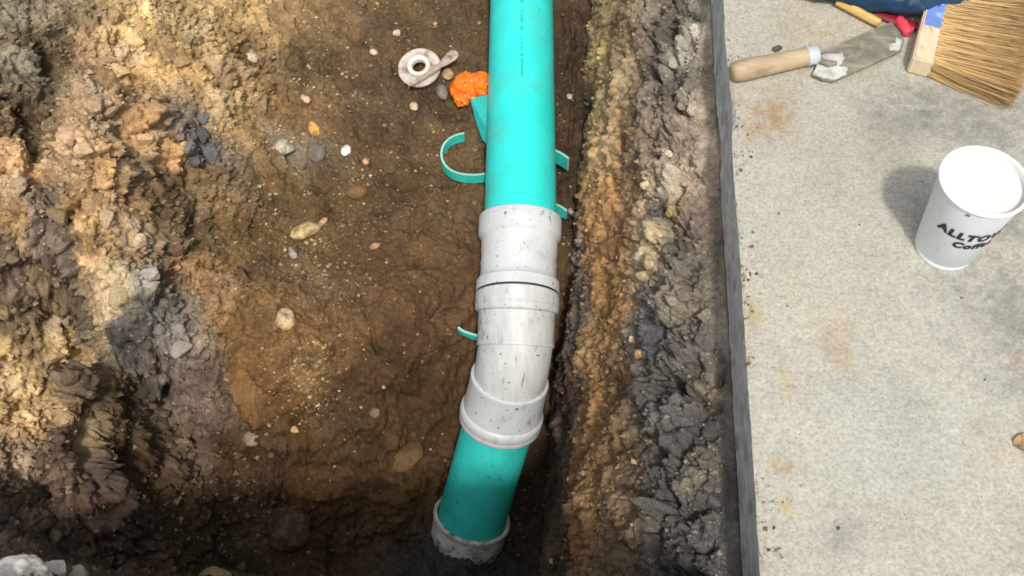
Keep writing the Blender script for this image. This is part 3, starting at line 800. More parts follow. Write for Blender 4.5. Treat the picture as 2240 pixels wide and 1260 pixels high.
# elbow: collar, upper barrel, bend, lower socket
bm = bmesh.new()
t_d = (PD - PC).normalized()
Ld = (PD - PC).length
rings = straight(PC, PD, [(0.0010, .0600), (0.0011, .0626), (0.004, .0632), (0.0165, .0632), (0.0168, .0620), (0.0192, .0620), (0.0195, .0630), (0.0235, .0628), (0.0260, .0610), (0.0263, .0576), (0.060, .0571), (Ld - .0105, .0571), (Ld - .0100, .0579), (Ld - .0045, .0579), (Ld - .0040, .0556)])
rings = [(c, t_c.lerp(t_d, min(1, max(0, (i - 3) / 6))), r) for i, (c, t, r) in enumerate(rings)]
t_f = (PF - PK).normalized()
PM = PK + (PF - PK) * 0.25
for k in range(1, 9):
    u = k / 8
    c = PD * (1 - u) ** 2 + PK * 2 * u * (1 - u) + PM * u ** 2
    t = ((PK - PD) * (1 - u) + (PM - PK) * u)
    rings.append((c, t, .0553))
add_sweep(bm, rings, 72)
elbow = tag(bm_obj('elbow', bm, M_WHITE_STREAK, pipe, True, 35), 'scuffed white elbow turning the run steeply down')
bm = bmesh.new()
L2 = (PF - PM).length
t_m = (PF - PM).normalized()
sock = straight(PM, PF, [(-0.010, .0552), (-0.010, .0574), (-0.0085, .0592), (-0.005, .0597), (-0.002, .0594), (0.004, .0592), (L2 * .55, .0600), (L2 - .012, .0612), (L2 - .010, .0634), (L2 - .005, .0648), (L2 + .004, .0650), (L2 + .0055, .0640), (L2 + .008, .0645), (L2 + .013, .0642), (L2 + .0155, .0625), (L2 + .016, .0560)])
add_sweep(bm, sock, 72)
bm_obj('elbow_socket', bm, M_WHITE, elbow, True, 35).matrix_parent_inverse = Matrix()
bm = bmesh.new()
t_l = (PG - PF).normalized(); Ll = (PG - PF).length
add_sweep(bm, straight(PF - t_l * .01, PG + t_l * .06, [(0, RP), (Ll * .5, RP), (Ll + .06, RP)]), 72)
tag(bm_obj('pipe_length', bm, M_TEAL_DIRTY_SHADED, pipe, True), 'muddied lower pipe length, colour darkened for shade, going down into the wet hole')
bm = bmesh.new()
wr = random.Random(3); wob = [wr.uniform(-1, 1) for _ in range(64)]
add_sweep(bm, straight(PG - t_l * .002, PG + t_l * .10, [(0.03, .0568), (0.004, .0568), (0.001, .0580), (0.000, .0605), (0.0005, .0630), (0.002, .0640), (0.0075, .0640), (0.0085, .0634), (0.009, .0612), (0.018, .0614), (0.030, .0622), (0.042, .0618), (0.055, .061), (0.06, .058), (0.062, .03)]), 64,
          wobble=lambda i, j: 0.022 * wob[i] * max(0, (j - 9) / 5) + 0.010 * math.sin(i * .7 + j) * max(0, (j - 9) / 6))
tag(bm_obj('socket', bm, M_SOCKET, pipe, True, 50), 'chipped grey-white socket smeared with cement at the pipe\'s low end')
bpy.data.objects['printed_line'].parent = up_pipe

# ------------------------------------------------------------------ stones
def rock_mesh(name, seed, sub=3, bumpy=0.18, facets=5, mat=None):
    r_ = random.Random(seed)
    bm = bmesh.new()
    bmesh.ops.create_icosphere(bm, subdivisions=sub, radius=1.0)
    planes = []
    for _ in range(facets):
        n = Vector((r_.gauss(0, 1), r_.gauss(0, 1), r_.gauss(0, 1))).normalized()
        planes.append((n, r_.uniform(0.55, 0.85)))
    co = np.array([v.co[:] for v in bm.verts])
    nz = fbm(co + seed * 3.7, 0.9, 4, seed, gain=0.6) * bumpy
    for v, d in zip(bm.verts, nz):
        v.co *= 1 + float(d)
        for n, h in planes:
            e = v.co.dot(n) - h
            if e > 0:
                v.co -= n * e * 0.9
    bmesh.ops.recalc_face_normals(bm, faces=bm.faces)
    me = bpy.data.meshes.new(name); bm.to_mesh(me); bm.free()
    me.polygons.foreach_set('use_smooth', [True] * len(me.polygons))
    me.set_sharp_from_angle(angle=R(48))
    me.materials.append(mat or M_STONE)
    return me
ROUND = [rock_mesh('pebble_form', s, 3, 0.12, 2) for s in (1, 2, 3)]
ANG = [rock_mesh('stone_form', s, 3, 0.22, 7) for s in (4, 5, 6, 7)]
SMALL = [rock_mesh('chip_form', s, 1, 0.15, 4) for s in range(20, 26)]
CLODS = [rock_mesh('clod_form', s, 4, 0.62, 9, M_CLOD) for s in range(30, 37)]

def setcol(o, c255, k=1.0):
    c = lin(c255) / 0.9 * k
    o.color = (float(c[0]), float(c[1]), float(c[2]), 1)

def stone(px, py, w, h, c255, label, forms=ROUND, name='stone', rot=0.0, thick=0.7, sink=0.35, z=None, cat='stone', tilt=0.0, seed=0):
    """w, h: width and height in photograph pixels."""
    p, n, _ = ground_px(px, py)
    zc = p.y * COSP + (CAM_H - p.z) * SINP
    a = w / F_PX * zc / 2; bb = h / F_PX * zc / 2 / 0.86
    cc = min(a, bb) * thick
    me = forms[seed % len(forms)]
    o = link(name, me)
    o.location = p + Vector((0, 0, cc * (1 - 2 * sink)))
    o.scale = (a * 1.05, bb * 1.05, cc)
    o.rotation_euler = (tilt, 0, rot)
    setcol(o, c255, .88)
    return tag(o, label, cat)

stone(627, 697, 46, 46, (214, 184, 142), 'smooth cream oval pebble alone on the brown floor left of the white elbow', ROUND, rot=.5, sink=.25, seed=1)
stone(672, 507, 62, 36, (205, 178, 128), 'flat cream elongated stone with a pinkish chip at its end', ANG, rot=.35, sink=.25, seed=0, thick=.8)
stone(707, 486, 14, 28, (222, 168, 118), 'small pinkish chip touching the cream elongated stone', ROUND, rot=-.6, sink=.3, seed=2)
stone(686, 286, 32, 36, (222, 165, 95), 'orange tan angular stone near the grey stone on the floor', ANG, rot=.4, sink=.3, seed=1)
stone(692, 335, 40, 40, (128, 120, 108), 'rounded grey stone beside a white flecked lump', ROUND, rot=.2, sink=.25, seed=0, thick=.85)
stone(625, 325, 54, 46, (190, 178, 155), 'pale flecked lump wedged at the bank foot beside the grey stone', ANG, rot=.3, sink=.4, seed=2)
stone(553, 121, 26, 36, (222, 200, 178), 'whitish pink stone chip on the upper bank slope', ANG, rot=.5, sink=.3, seed=3)
stone(754, 331, 22, 28, (245, 240, 228), 'sharp bright white chip on the open trench floor', ANG, rot=.1, sink=.2, seed=0)
stone(551, 963, 42, 32, (150, 130, 105), 'grey pebble under the rim of the orange soil lobe', ROUND, rot=-.4, sink=.35, seed=1)
stone(632, 1152, 88, 94, (66, 51, 34), 'large rounded brown boulder half buried at the dark bottom', [rock_mesh('boulder_form', 91, 4, 0.26, 4)], name='boulder', rot=.3, sink=.60, seed=2, cat='boulder', thick=.9)
stone(470, 1258, 70, 34, (165, 145, 105), 'pale rounded stone at the very bottom of the pit left of the boulder', ROUND, rot=.1, sink=.35, seed=0, thick=.9)
stone(972, 203, 26, 38, (128, 122, 112), 'small dark grey pebble against the orange plastic', ROUND, rot=.3, sink=.25, seed=1)
stone(982, 168, 26, 26, (190, 160, 112), 'small tan pebble between the wooden stick and the orange plastic', ROUND, rot=.3, sink=.3, seed=2)
stone(644, 552, 18, 32, (170, 158, 150), 'small grey curved shard below the cream elongated stone', ANG, rot=.5, sink=.3, seed=2)
stone(822, 537, 30, 12, (186, 146, 104), 'thin tan sliver of stone on the bare floor left of the coupling', ANG, rot=.6, sink=.3, seed=1)
stone(853, 365, 36, 24, (96, 76, 52), 'low brown stone with pale rim on the floor left of the curled offcut', ANG, rot=-.3, sink=.4, seed=3)
stone(780, 415, 44, 30, (128, 96, 58), 'flat brown stone sunk in the floor below the white chip', ROUND, rot=.2, sink=.5, seed=0)
stone(820, 900, 26, 20, (130, 115, 92), 'dull grey pebble on the darker slope left of the elbow socket', ROUND, rot=.2, sink=.4, seed=1)
stone(648, 940, 24, 16, (220, 178, 120), 'glinting pale chip low on the orange soil lobe', ANG, rot=-.4, sink=.3, seed=2)
stone(872, 72, 17, 15, (232, 208, 170), 'bright cream pebble above the dirty white flange', ROUND, rot=0, sink=.25, seed=2)
stone(820, 115, 15, 17, (222, 196, 160), 'cream pebble left of the dirty white flange', ROUND, rot=.8, sink=.25, seed=0)
stone(668, 222, 22, 22, (216, 184, 150), 'small pale broken chip upslope of the orange tan stone', ANG, rot=.8, sink=.25, seed=1)
stone(803, 350, 16, 15, (214, 158, 118), 'tiny salmon pebble right of the sharp white chip', ROUND, rot=.2, sink=.3, seed=1)
stone(120, 1172, 30, 40, (120, 112, 92), 'pale fleck of stone on the dark lump above the white rubble', ANG, rot=.3, sink=.4, seed=2)
stone(905, 233, 18, 20, (215, 190, 150), 'little cream pebble below the dirty white flange', ROUND, rot=.3, sink=.3, seed=2)
stone(1245, 208, 12, 14, (205, 195, 180), 'small white pebble in the gap right of the upper pipe', ROUND, rot=.3, sink=.2, seed=2)
stone(1247, 462, 12, 26, (200, 182, 170), 'thin pale shard standing at the wall foot beside the coupling', ANG, rot=.4, sink=.2, seed=3)
stone(1205, 1225, 16, 10, (190, 180, 165), 'small white chip on the dark mud right of the socket', ANG, rot=.2, sink=.2, seed=1)

o = link('stone', ANG[0]); o.location = at(1701, 106, .003); o.scale = (.0065, .005, .004); o.rotation_euler = (0, 0, .3)
setcol(o, (84, 80, 74)); tag(o, 'dark grey crumb on the slab just behind the trowel handle', 'stone')
stone(884, 996, 98, 72, (100, 76, 42), 'flat tan squarish stone half buried in the slope left of the lower pipe', [rock_mesh('flat_stone_form', 95, 4, 0.10, 10)], rot=.1, sink=.42, thick=.55)
# white rubble at the near ground, in the corner of the view
M_RUBBLE = obj_colour_mat('crumbly_concrete', rough=.9, scale=220, lo=.7, hi=1.2, bump=.8)
RUB = rock_mesh('rubble_form', 77, 5, 0.34, 6, M_RUBBLE)
RUB2 = rock_mesh('rubble_form', 78, 4, 0.34, 6, M_RUBBLE)
def rubble(px, py, z, s, label, me, c255):
    c255 = tuple(v * .90 for v in c255)
    o = link('rubble_lump', me); o.location = at(px, py, z); o.scale = s; o.rotation_euler = (0.2, 0.1, px * .01)
    setcol(o, c255); return tag(o, label, 'concrete rubble')
rubble(30, 1296, -0.108, (.043, .038, .032), 'large crumbly pale lump of broken concrete in the near corner', RUB, (225, 218, 205))
rubble(50, 1232, -0.115, (.012, .009, .008), 'small white crumb sitting on top of the large broken concrete lump', RUB2, (228, 220, 208))
rubble(122, 1250, -0.15, (.014, .014, .012), 'smaller white concrete crumb right of the large white lump', RUB2, (222, 214, 200))
rubble(172, 1268, -0.17, (.018, .016, .014), 'greyish concrete crumb farthest right of the white rubble', RUB, (170, 162, 148))

# ------------------------------------------------------------------ clods and rocks set in the bank and the wall (pieces of the setting)
def piece(name, parent, px, py, wpx, forms, rnd, k=(0.75, 1.25), sink=0.25, c=None, flat=(0.6, 1.0)):
    p, n, cc = ground_px(px, py)
    zc = p.y * COSP + (CAM_H - p.z) * SINP
    s = wpx / F_PX * zc / 2
    o = link(name, rnd.choice(forms), parent)
    o.location = p + n * s * (0.5 - sink) * 0.8
    o.scale = (s * rnd.uniform(.8, 1.2), s * rnd.uniform(.75, 1.15), s * rnd.uniform(*flat))
    o.rotation_euler = (rnd.uniform(-.5, .5), rnd.uniform(-.5, .5), rnd.uniform(0, 6.28))
    f = rnd.uniform(*k)
    o.color = (float(cc[0] * f), float(cc[1] * f), float(cc[2] * f), 1) if c is None else (*[float(v) for v in np.asarray(c) * f], 1)
    return o
rnd = random.Random(5)
BANK_SPOTS = [(260, 155, 44), (232, 180, 50), (205, 232, 44), (240, 245, 40), (150, 300, 60), (185, 330, 54), (60, 300, 26), (70, 325, 28), (100, 240, 30), (45, 410, 50), (200, 440, 56), (130, 470, 50),
              (235, 130, 34), (150, 90, 26), (130, 110, 20), (250, 40, 46), (300, 90, 40), (395, 140, 44), (255, 330, 36), (310, 300, 44), (30, 560, 40), (230, 480, 40), (305, 520, 38), (330, 600, 44),
              (260, 640, 60), (390, 760, 46), (345, 720, 40), (120, 780, 36), (150, 830, 46), (55, 775, 20), (40, 740, 18), (170, 740, 24), (145, 770, 20), (165, 880, 40), (140, 920, 20), (95, 1010, 36),
              (500, 150, 30), (470, 110, 24), (555, 45, 30), (515, 60, 34), (530, 85, 24), (575, 95, 22), (440, 300, 40), (455, 345, 44), (420, 350, 36), (440, 260, 26), (410, 320, 30)]
for px, py, w in BANK_SPOTS:
    grey_ = (lin((104, 102, 100)) / .9) if 400 < px < 470 and 240 < py < 370 else None
    piece('clod', bank_o, px, py, w, CLODS, rnd, sink=.30, c=grey_)
for _ in range(130):
    px, py = rnd.uniform(0, 500), rnd.uniform(5, 960)
    if px > 300 and py > 480 and rnd.random() < .6:
        continue
    piece('clod', bank_o, px, py, rnd.uniform(9, 24), CLODS, rnd, sink=.2, k=(.8, 1.35))
WALL_SPOTS = [(1480, 60, 46), (1500, 100, 40), (1475, 140, 44), (1500, 190, 50), (1490, 235, 46), (1515, 245, 38), (1440, 40, 34), (1520, 60, 40), (1535, 150, 36), (1450, 200, 40), (1440, 330, 34), (1470, 320, 30),
              (1530, 380, 44), (1500, 400, 36), (1560, 450, 36), (1540, 330, 30), (1470, 660, 50), (1500, 650, 60), (1545, 690, 56), (1410, 690, 44), (1420, 730, 40), (1510, 780, 70), (1480, 760, 50), (1550, 830, 44),
              (1480, 880, 66), (1520, 930, 80), (1460, 960, 60), (1560, 1000, 50), (1500, 1050, 60), (1450, 1080, 50), (1560, 1100, 60), (1500, 1160, 66), (1460, 1200, 50), (1570, 1200, 50), (1530, 1230, 44), (1430, 850, 40),
              (1560, 580, 40), (1490, 560, 34), (1540, 540, 30), (1575, 720, 30), (1580, 900, 26), (1450, 600, 30)]
for px, py, w in WALL_SPOTS:
    if py > 700 and rnd.random() < .65:
        continue
    piece('rock', wall_o, px, py, w * .62, CLODS, rnd, sink=.40, k=(.85, 1.2))
for px, py, w, c in [(1432, 505, 60, (188, 170, 132)), (1420, 570, 50, (176, 156, 118)), (1405, 600, 44, (166, 146, 112)), (1408, 405, 30, (205, 188, 150)), (1462, 470, 24, (190, 165, 110)), (1350, 330, 40, (178, 140, 94)),
                     (1345, 360, 34, (172, 132, 84)), (1378, 740, 26, (214, 186, 150)), (1395, 775, 26, (170, 130, 86)), (1340, 200, 34, (165, 142, 100)), (1350, 250, 30, (180, 150, 104)), (1460, 340, 26, (188, 176, 152))]:
    piece('rock', wall_o, px, py, w * .8, ANG, rnd, sink=.42, c=lin(c) / .80, k=(.95, 1.05))
for _ in range(70):
    piece('rock', wall_o, rnd.uniform(1270, 1575), rnd.uniform(5, 1255), rnd.uniform(7, 14), ANG, rnd, sink=.3, k=(.8, 1.3))

# loose pebbles one can count, all alike
loose = []
vis = np.where((PXg > 560) & (PXg < 1050) & (PYg > 5) & (PYg < 900) & (rough.ravel() < .6))[0]
pr = np.random.default_rng(3)
for k in pr.choice(vis, 48, replace=False):
    o = link('pebble', SMALL[int(k) % len(SMALL)])
    s = pr.uniform(.0026, .0050)
    o.location = Vector(Pf[k]) + Vector((0, 0, s * .3))
    o.scale = (s * pr.uniform(.8, 1.3), s * pr.uniform(.8, 1.3), s * pr.uniform(.6, .9))
    o.rotation_euler = (pr.uniform(-.4, .4), pr.uniform(-.4, .4), pr.uniform(0, 6.28))
    base = [(214, 186, 150), (186, 150, 110), (150, 120, 86), (200, 160, 120), (160, 140, 118)][int(pr.integers(0, 5))]
    setcol(o, base, pr.uniform(.35, .75))
    tag(o, 'tiny pale pebble lying loose on the brown trench floor', 'pebble', 'tiny loose pebbles on the trench floor')

# grit: uncountable
def grit(name, idx, smin, smax, mat, bright, seed, label, pts=None, cols=None):
    g = np.random.default_rng(seed)
    pts = Pf[idx] if pts is None else pts
    cols = Cf[idx, :3] if cols is None else cols
    n = len(pts)
    tet = np.array([[1, 1, 1], [-1, -1, 1], [-1, 1, -1], [1, -1, -1]], float) * .7
    octa = np.array([[1, 0, 0], [-1, 0, 0], [0, 1, 0], [0, -1, 0], [0, 0, .8], [0, 0, -.8]], float)
    fo = np.array([[0, 2, 4], [2, 1, 4], [1, 3, 4], [3, 0, 4], [2, 0, 5], [1, 2, 5], [3, 1, 5], [0, 3, 5]])
    s = smin + (smax - smin) * g.random(n) ** 3
    V = octa[None] * (1 + .35 * g.standard_normal((n, 6, 1))) * s[:, None, None]
    a = g.random(n) * 6.28
    ca, sa = np.cos(a)[:, None], np.sin(a)[:, None]
    V = np.stack([V[..., 0] * ca - V[..., 1] * sa, V[..., 0] * sa + V[..., 1] * ca, V[..., 2]], -1) + pts[:, None] + np.array([0, 0, 1]) * s[:, None, None] * .4
    Fc = (fo[None] + 6 * np.arange(n)[:, None, None]).reshape(-1, 3)
    c = cols
    pale = g.random(n)[:, None] ** 2.2
    c = c * (1 - pale * bright) + pale * bright * (lin((225, 195, 155)) / .9) * (0.7 + .5 * g.random((n, 1)))
    c = np.repeat(np.concatenate([c, np.zeros((n, 1))], -1), 6, 0)
    o = link(name, mesh_np(name, V.reshape(-1, 3), Fc, c, mat, False))
    return tag(o, label, kind='stuff')
fi = np.where((PXg > -50) & (PXg < 1260) & (PYg > -60) & (PYg < 1320) & (rough.ravel() < .6) & (wallness.ravel() < .3))[0]
fi0 = fi
dens = (0.35 + 0.65 * smooth(0.0, 0.5, fbm(Pf[fi], 0.06, 3, 101)))
fi = fi[g_ := (rng.random(len(fi)) < dens * 5200 / len(fi) * 1.6)]
grit('floor_grit', fi, .0007, .0034, M_SOIL, .5, 5, 'fine pale grit scattered over the trench floor')
cl = []
cg = np.random.default_rng(12)
for px, py, rad, n in ((670, 830, 45, 420), (690, 900, 40, 120), (690, 600, 50, 260), (780, 420, 50, 200), (640, 200, 60, 260), (700, 160, 60, 180), (600, 320, 40, 200), (860, 380, 70, 150), (560, 470, 50, 200), (900, 100, 80, 120), (720, 560, 60, 150)):  # pale grains on the orange lobe stand in for wet glints
    w = np.exp(-((PXg[fi0] - px) ** 2 + (PYg[fi0] - py) ** 2) / (2 * rad ** 2)).astype(np.float64)
    cl.append(cg.choice(fi0, n, replace=False, p=w / w.sum()))
grit('bright_grit_and_glints', np.concatenate(cl), 0.0009, .0036, M_SOIL, .75, 15, 'clusters of pale sandy grains and painted wet glints on the trench floor')
bi = np.where((PXg > -80) & (PXg < 600) & (PYg > -60) & (PYg < 1320) & (rough.ravel() >= .5) & (wallness.ravel() < .3))[0]
grit('bank_grit', bi[rng.permutation(len(bi))[:15000]], .0009, .0056, M_BANK, .28, 6, 'crumbs of dry soil covering the dug bank')
wi = np.where((PXg > 1230) & (PXg < 1640) & (PYg > -60) & (PYg < 1320) & (wallness.ravel() > .6) & (D.ravel() > .012))[0]
grit('wall_grit', rng.choice(wi, 8000, replace=False), .0008, .0040, M_WALL, .4, 8, 'crumbs of soil and stone on the trench wall')

eg = np.random.default_rng(31)
ey = eg.uniform(.26, 1.12, 420)
clump = fbm(np.stack([ey * 0, ey, ey * 0], -1), .06, 3, 75)
ey = ey[clump > -.05]
ex = edge_x(ey) + .001 + eg.exponential(.010, len(ey))
far_y = eg.uniform(.26, 1.12, 60); far_x = edge_x(far_y) + eg.uniform(.01, .5, 60)
sp_ = np.stack([np.concatenate([ex, far_x]), np.concatenate([ey, far_y]), np.full(len(ex) + 60, .0002)], -1)
sc_ = np.array([lin((120, 100, 74)), lin((150, 140, 120)), lin((90, 78, 62))])[eg.integers(0, 3, len(sp_))]
grit('slab_crumbs', None, .0006, .0026, M_BANK, .2, 17, 'crumbs of soil spilled along the concrete edge', sp_, sc_)

# ------------------------------------------------------------------ turquoise offcuts
def strip(name, pts, h, th, label, up=Vector((0, 0, 1)), cat='pipe offcut', hfun=None):
    """A bent band standing on edge: pts run along its foot."""
    bm = bmesh.new()
    n = len(pts); A = []
    for i, p in enumerate(pts):
        t = (pts[min(i + 1, n - 1)] - pts[max(i - 1, 0)]).normalized()
        s = t.cross(up).normalized() * th / 2
        hh = h * (hfun(i / (n - 1)) if hfun else 1)
        A.append([bm.verts.new(v) for v in (p - s, p + s, p + s + up * hh, p - s + up * hh)])
    edge_faces = []
    for a, b_ in zip(A[:-1], A[1:]):
        for k in range(4):
            f = bm.faces.new((a[k], a[(k + 1) % 4], b_[(k + 1) % 4], b_[k]))
            if k in (0, 2):
                edge_faces.append(f)
    e1 = bm.faces.new(A[0][::-1]); e2 = bm.faces.new(A[-1])
    for f in edge_faces + [e1, e2]:
        f.material_index = 1
    o = bm_obj(name, bm, [M_TEAL_CUT, M_TEAL_EDGE], None, True, 40)
    return tag(o, label, cat)
cz = -0.383
cc = at(1036, 352, cz)
arc = [cc + Vector((0.052 * math.cos(a), 0.046 * math.sin(a), 0.002 * math.sin(3 * a))) for a in np.linspace(R(108), R(292), 40)]
strip('pipe_offcut', arc, 0.020, 0.0035, 'curled turquoise ring offcut standing on edge left of the upper pipe')
p1 = at(1196, 352, -0.372)
strip('pipe_offcut', [at(1190 + 52 * u, 350 + 22 * u ** 2, -0.372) for u in np.linspace(0, 1, 14)], 0.030, 0.0035, 'short turquoise band poking out between upper pipe and wall')
strip('pipe_offcut', [at(1195 + 44 * u, 478 - 6 * math.sin(u * 3), -0.40) for u in np.linspace(0, 1, 12)], 0.040, 0.004, 'small turquoise scrap wedged behind the coupling', hfun=lambda u: 1 - .5 * u)
strip('pipe_offcut', [at(1003 + 60 * u, 722 + 26 * u ** .6, -0.425) for u in np.linspace(0, 1, 16)], 0.014, 0.004, 'thin turquoise strip sticking out under the elbow', hfun=lambda u: .7 + .3 * u)
# triangular shard leaning on the pipe
bm = bmesh.new()
shard_px = [(1028, 216, -.368), (1050, 210, -.352), (1074, 206, -.338), (1078, 260, -.340), (1074, 300, -.348), (1064, 314, -.362), (1054, 304, -.372), (1040, 262, -.372)]
top = [bm.verts.new(at(a, b_, z)) for a, b_, z in shard_px]
bot = [bm.verts.new(at(a, b_, z) - Vector((-.0015, 0, .0045))) for a, b_, z in shard_px]
bm.faces.new(top[::-1]); bm.faces.new(bot)
for i in range(len(top)):
    f = bm.faces.new((top[i], top[(i + 1) % 8], bot[(i + 1) % 8], bot[i])); f.material_index = 1
tag(bm_obj('pipe_offcut', bm, [plain_mat('fresh_turquoise', (0.03, 0.60, 0.54), rough=.4, var=.1, var_scale=70), M_TEAL_EDGE]), 'pointed triangular turquoise shard leaning on the upper pipe', 'pipe offcut')

# ------------------------------------------------------------------ orange plastic
bm = bmesh.new()
for (px, py, z, s, sd) in ((1020, 192, -.366, (.021, .024, .018), 3), (1051, 186, -.362, (.018, .019, .017), 4), (1011, 212, -.372, (.014, .015, .013), 5), (1032, 178, -.366, (.015, .012, .013), 6)):
    c0 = at(px, py, z)
    r0 = bmesh.ops.create_icosphere(bm, subdivisions=4, radius=1.0)
    co = np.array([v.co[:] for v in r0['verts']])
    nz = 0.26 * fbm(co + sd * 2, .5, 3, sd + 3) + 0.24 * fbm(co + sd * 5, .7, 4, sd, ridged=True) + .14 * fbm(co + sd, .25, 3, sd + 9, ridged=True)
    for v, d in zip(r0['verts'], nz):
        q = v.co * (1 + float(d))
        v.co = c0 + Vector((q.x * s[0], q.y * s[1], q.z * s[2]))
tag(bm_obj('plastic_bag', bm, plain_mat('orange_plastic', (0.95, 0.20, 0.008), rough=.4, spots=(0.62, 0.09, 0.004), spot_scale=120, spot_lo=.55, spot_hi=.68, var=.2, var_scale=90), None, False),
    'crumpled bright orange plastic tucked against the upper pipe', 'plastic bag')

# ------------------------------------------------------------------ dirty flange and the stick lying on it
fc, _, _ = ground_px(918, 150)
fc = at(918, 150, fc.z + .006)
fl_root = empty('pipe_flange', fc, 'dirty white round plastic flange with a hole, lying on the floor', 'flange')
tiltm = Matrix.Translation(fc) @ Matrix.Rotation(R(14), 4, 'X') @ Matrix.Rotation(R(-5), 4, 'Y')
M_FLANGE = plain_mat('muddy_white_plastic', (0.58, 0.51, 0.43), rough=.6, spots=(0.24, 0.18, 0.12), spot_scale=45, spot_lo=.5, spot_hi=.66, var=.2, var_scale=50)
def lathe(bm, prof, n=48, M=Matrix(), closed=False):
    loops = [[bm.verts.new(M @ Vector((r * math.cos(2 * math.pi * i / n), r * math.sin(2 * math.pi * i / n), z))) for i in range(n)] for r, z in prof]
    prs = list(zip(loops[:-1], loops[1:])) + ([(loops[-1], loops[0])] if closed else [])
    for A, B in prs:
        for i in range(n):
            bm.faces.new((A[i], A[(i + 1) % n], B[(i + 1) % n], B[i]))
    return loops
bm = bmesh.new()
lathe(bm, [(.037, .000), (.0375, .004), (.036, .0055), (.031, .0045), (.027, .005), (.022, .0065), (.0205, .009), (.0205, .003), (.030, .001)], 48, tiltm, True)
bm_obj('flange_plate', bm, M_FLANGE, fl_root, True, 40)
bm = bmesh.new()
lathe(bm, [(.0205, .009), (.0200, .012), (.0185, .013), (.0125, .011), (.0118, .009), (.0118, .001), (.0195, .001)], 48, tiltm, True)
tag(bm_obj('hub_ring', bm, plain_mat('chalky_plastic', (0.72, 0.66, 0.57), rough=.6, var=.15, var_scale=60), fl_root, True, 40), 'whiter raised ring round the hole')
bm = bmesh.new()
a0, a1 = at(893, 187, fc.z + .012), at(999, 113, fc.z + .026)
tdir = (a1 - a0).normalized(); sdir = tdir.cross(Vector((0, 0, 1))).normalized(); udir = sdir.cross(tdir)
L = (a1 - a0).length
st = []
for u, w_, t_ in ((0, .0015, .001), (.03, .003, .0018), (.3, .004, .0025), (.62, .005, .003), (.74, .0085, .0028), (.88, .0110, .0025), (.96, .0095, .0022), (1, .004, .001)):
    c0 = a0 + tdir * L * u + sdir * .004 * math.sin(u * 3.1)
    st.append([bm.verts.new(c0 + sdir * w_ * x_ + udir * t_ * y_) for x_, y_ in ((1, 0), (.7, .8), (0, 1.2), (-.7, .8), (-1, 0), (-.7, -.8), (0, -1), (.7, -.8))])
for A, B in zip(st[:-1], st[1:]):
    for i in range(8):
        bm.faces.new((A[i], A[(i + 1) % 8], B[(i + 1) % 8], B[i]))
bm.faces.new(st[0][::-1]); bm.faces.new(st[-1])
tag(bm_obj('wooden_stick', bm, plain_mat('grey_driftwood', (0.44, 0.34, 0.26), rough=.8, spots=(.2, .13, .08), spot_scale=70, spot_lo=.52, spot_hi=.7, var=.2, var_scale=60), None, True, 50),
    'pale paddle-ended wooden stick lying across the dirty flange', 'stick')

# ------------------------------------------------------------------ paper cup
CX, CY = 0.4845, 0.664
cup = empty('paper_cup', (CX, CY, 0), 'white paper coffee cup with black lettering standing on the slab', 'paper cup')
M_CUP = plain_mat('white_paper', (0.78, 0.83, 0.86), rough=.55, spots=(.36, .38, .39), spot_scale=75, spot_lo=.62, spot_hi=.74, var=.03)
M_CUPIN = plain_mat('white_waxed_paper', (0.93, 0.93, 0.89), rough=.4, var=.01)
CT, CB, CH = 0.0455, 0.0325, 0.122
TC = Matrix.Translation((CX, CY, 0))
bm = bmesh.new()
lathe(bm, [(CB - .0012, .0005), (CB, .0005), (CB + .0007, .0058), (CB + .0001, .0066), (CB + .0009, .0075), (CT - .0012, CH - .004)], 80, TC)
bm_obj('cup_wall', bm, M_CUP, cup, True, 60)
bm = bmesh.new()
lathe(bm, [(CT - .0016, CH - .004), (CB + .0003, .010), (CB - .003, .0095), (.0005, .0095)], 80, TC)
bm_obj('cup_lining', bm, M_CUPIN, cup, True, 40)
bm = bmesh.new()
lathe(bm, [(CT - .0010 + .0021 * math.cos(a), CH - .003 + .0021 * math.sin(a)) for a in np.linspace(0, 2 * math.pi, 12, endpoint=False)], 80, TC, True)
bm_obj('rolled_rim', bm, M_CUPIN, cup, True)
bm = bmesh.new()
CL = CH - .0115
rl = CB + (CT - CB) * CL / CH - .0011
lathe(bm, [(rl, CL + .0008), (rl - .0010, CL + .0002), (rl - .004, CL), (.012, CL), (.0003, CL)], 64, TC)
bm_obj('contents', bm, plain_mat('white_liquid', (.72, .715, .68), rough=.3, var=.012, var_scale=30), cup, True)
M_INK = plain_mat('black_ink', (0.012, 0.012, 0.013), rough=.5)
face_az = math.atan2(-CY, -CX)
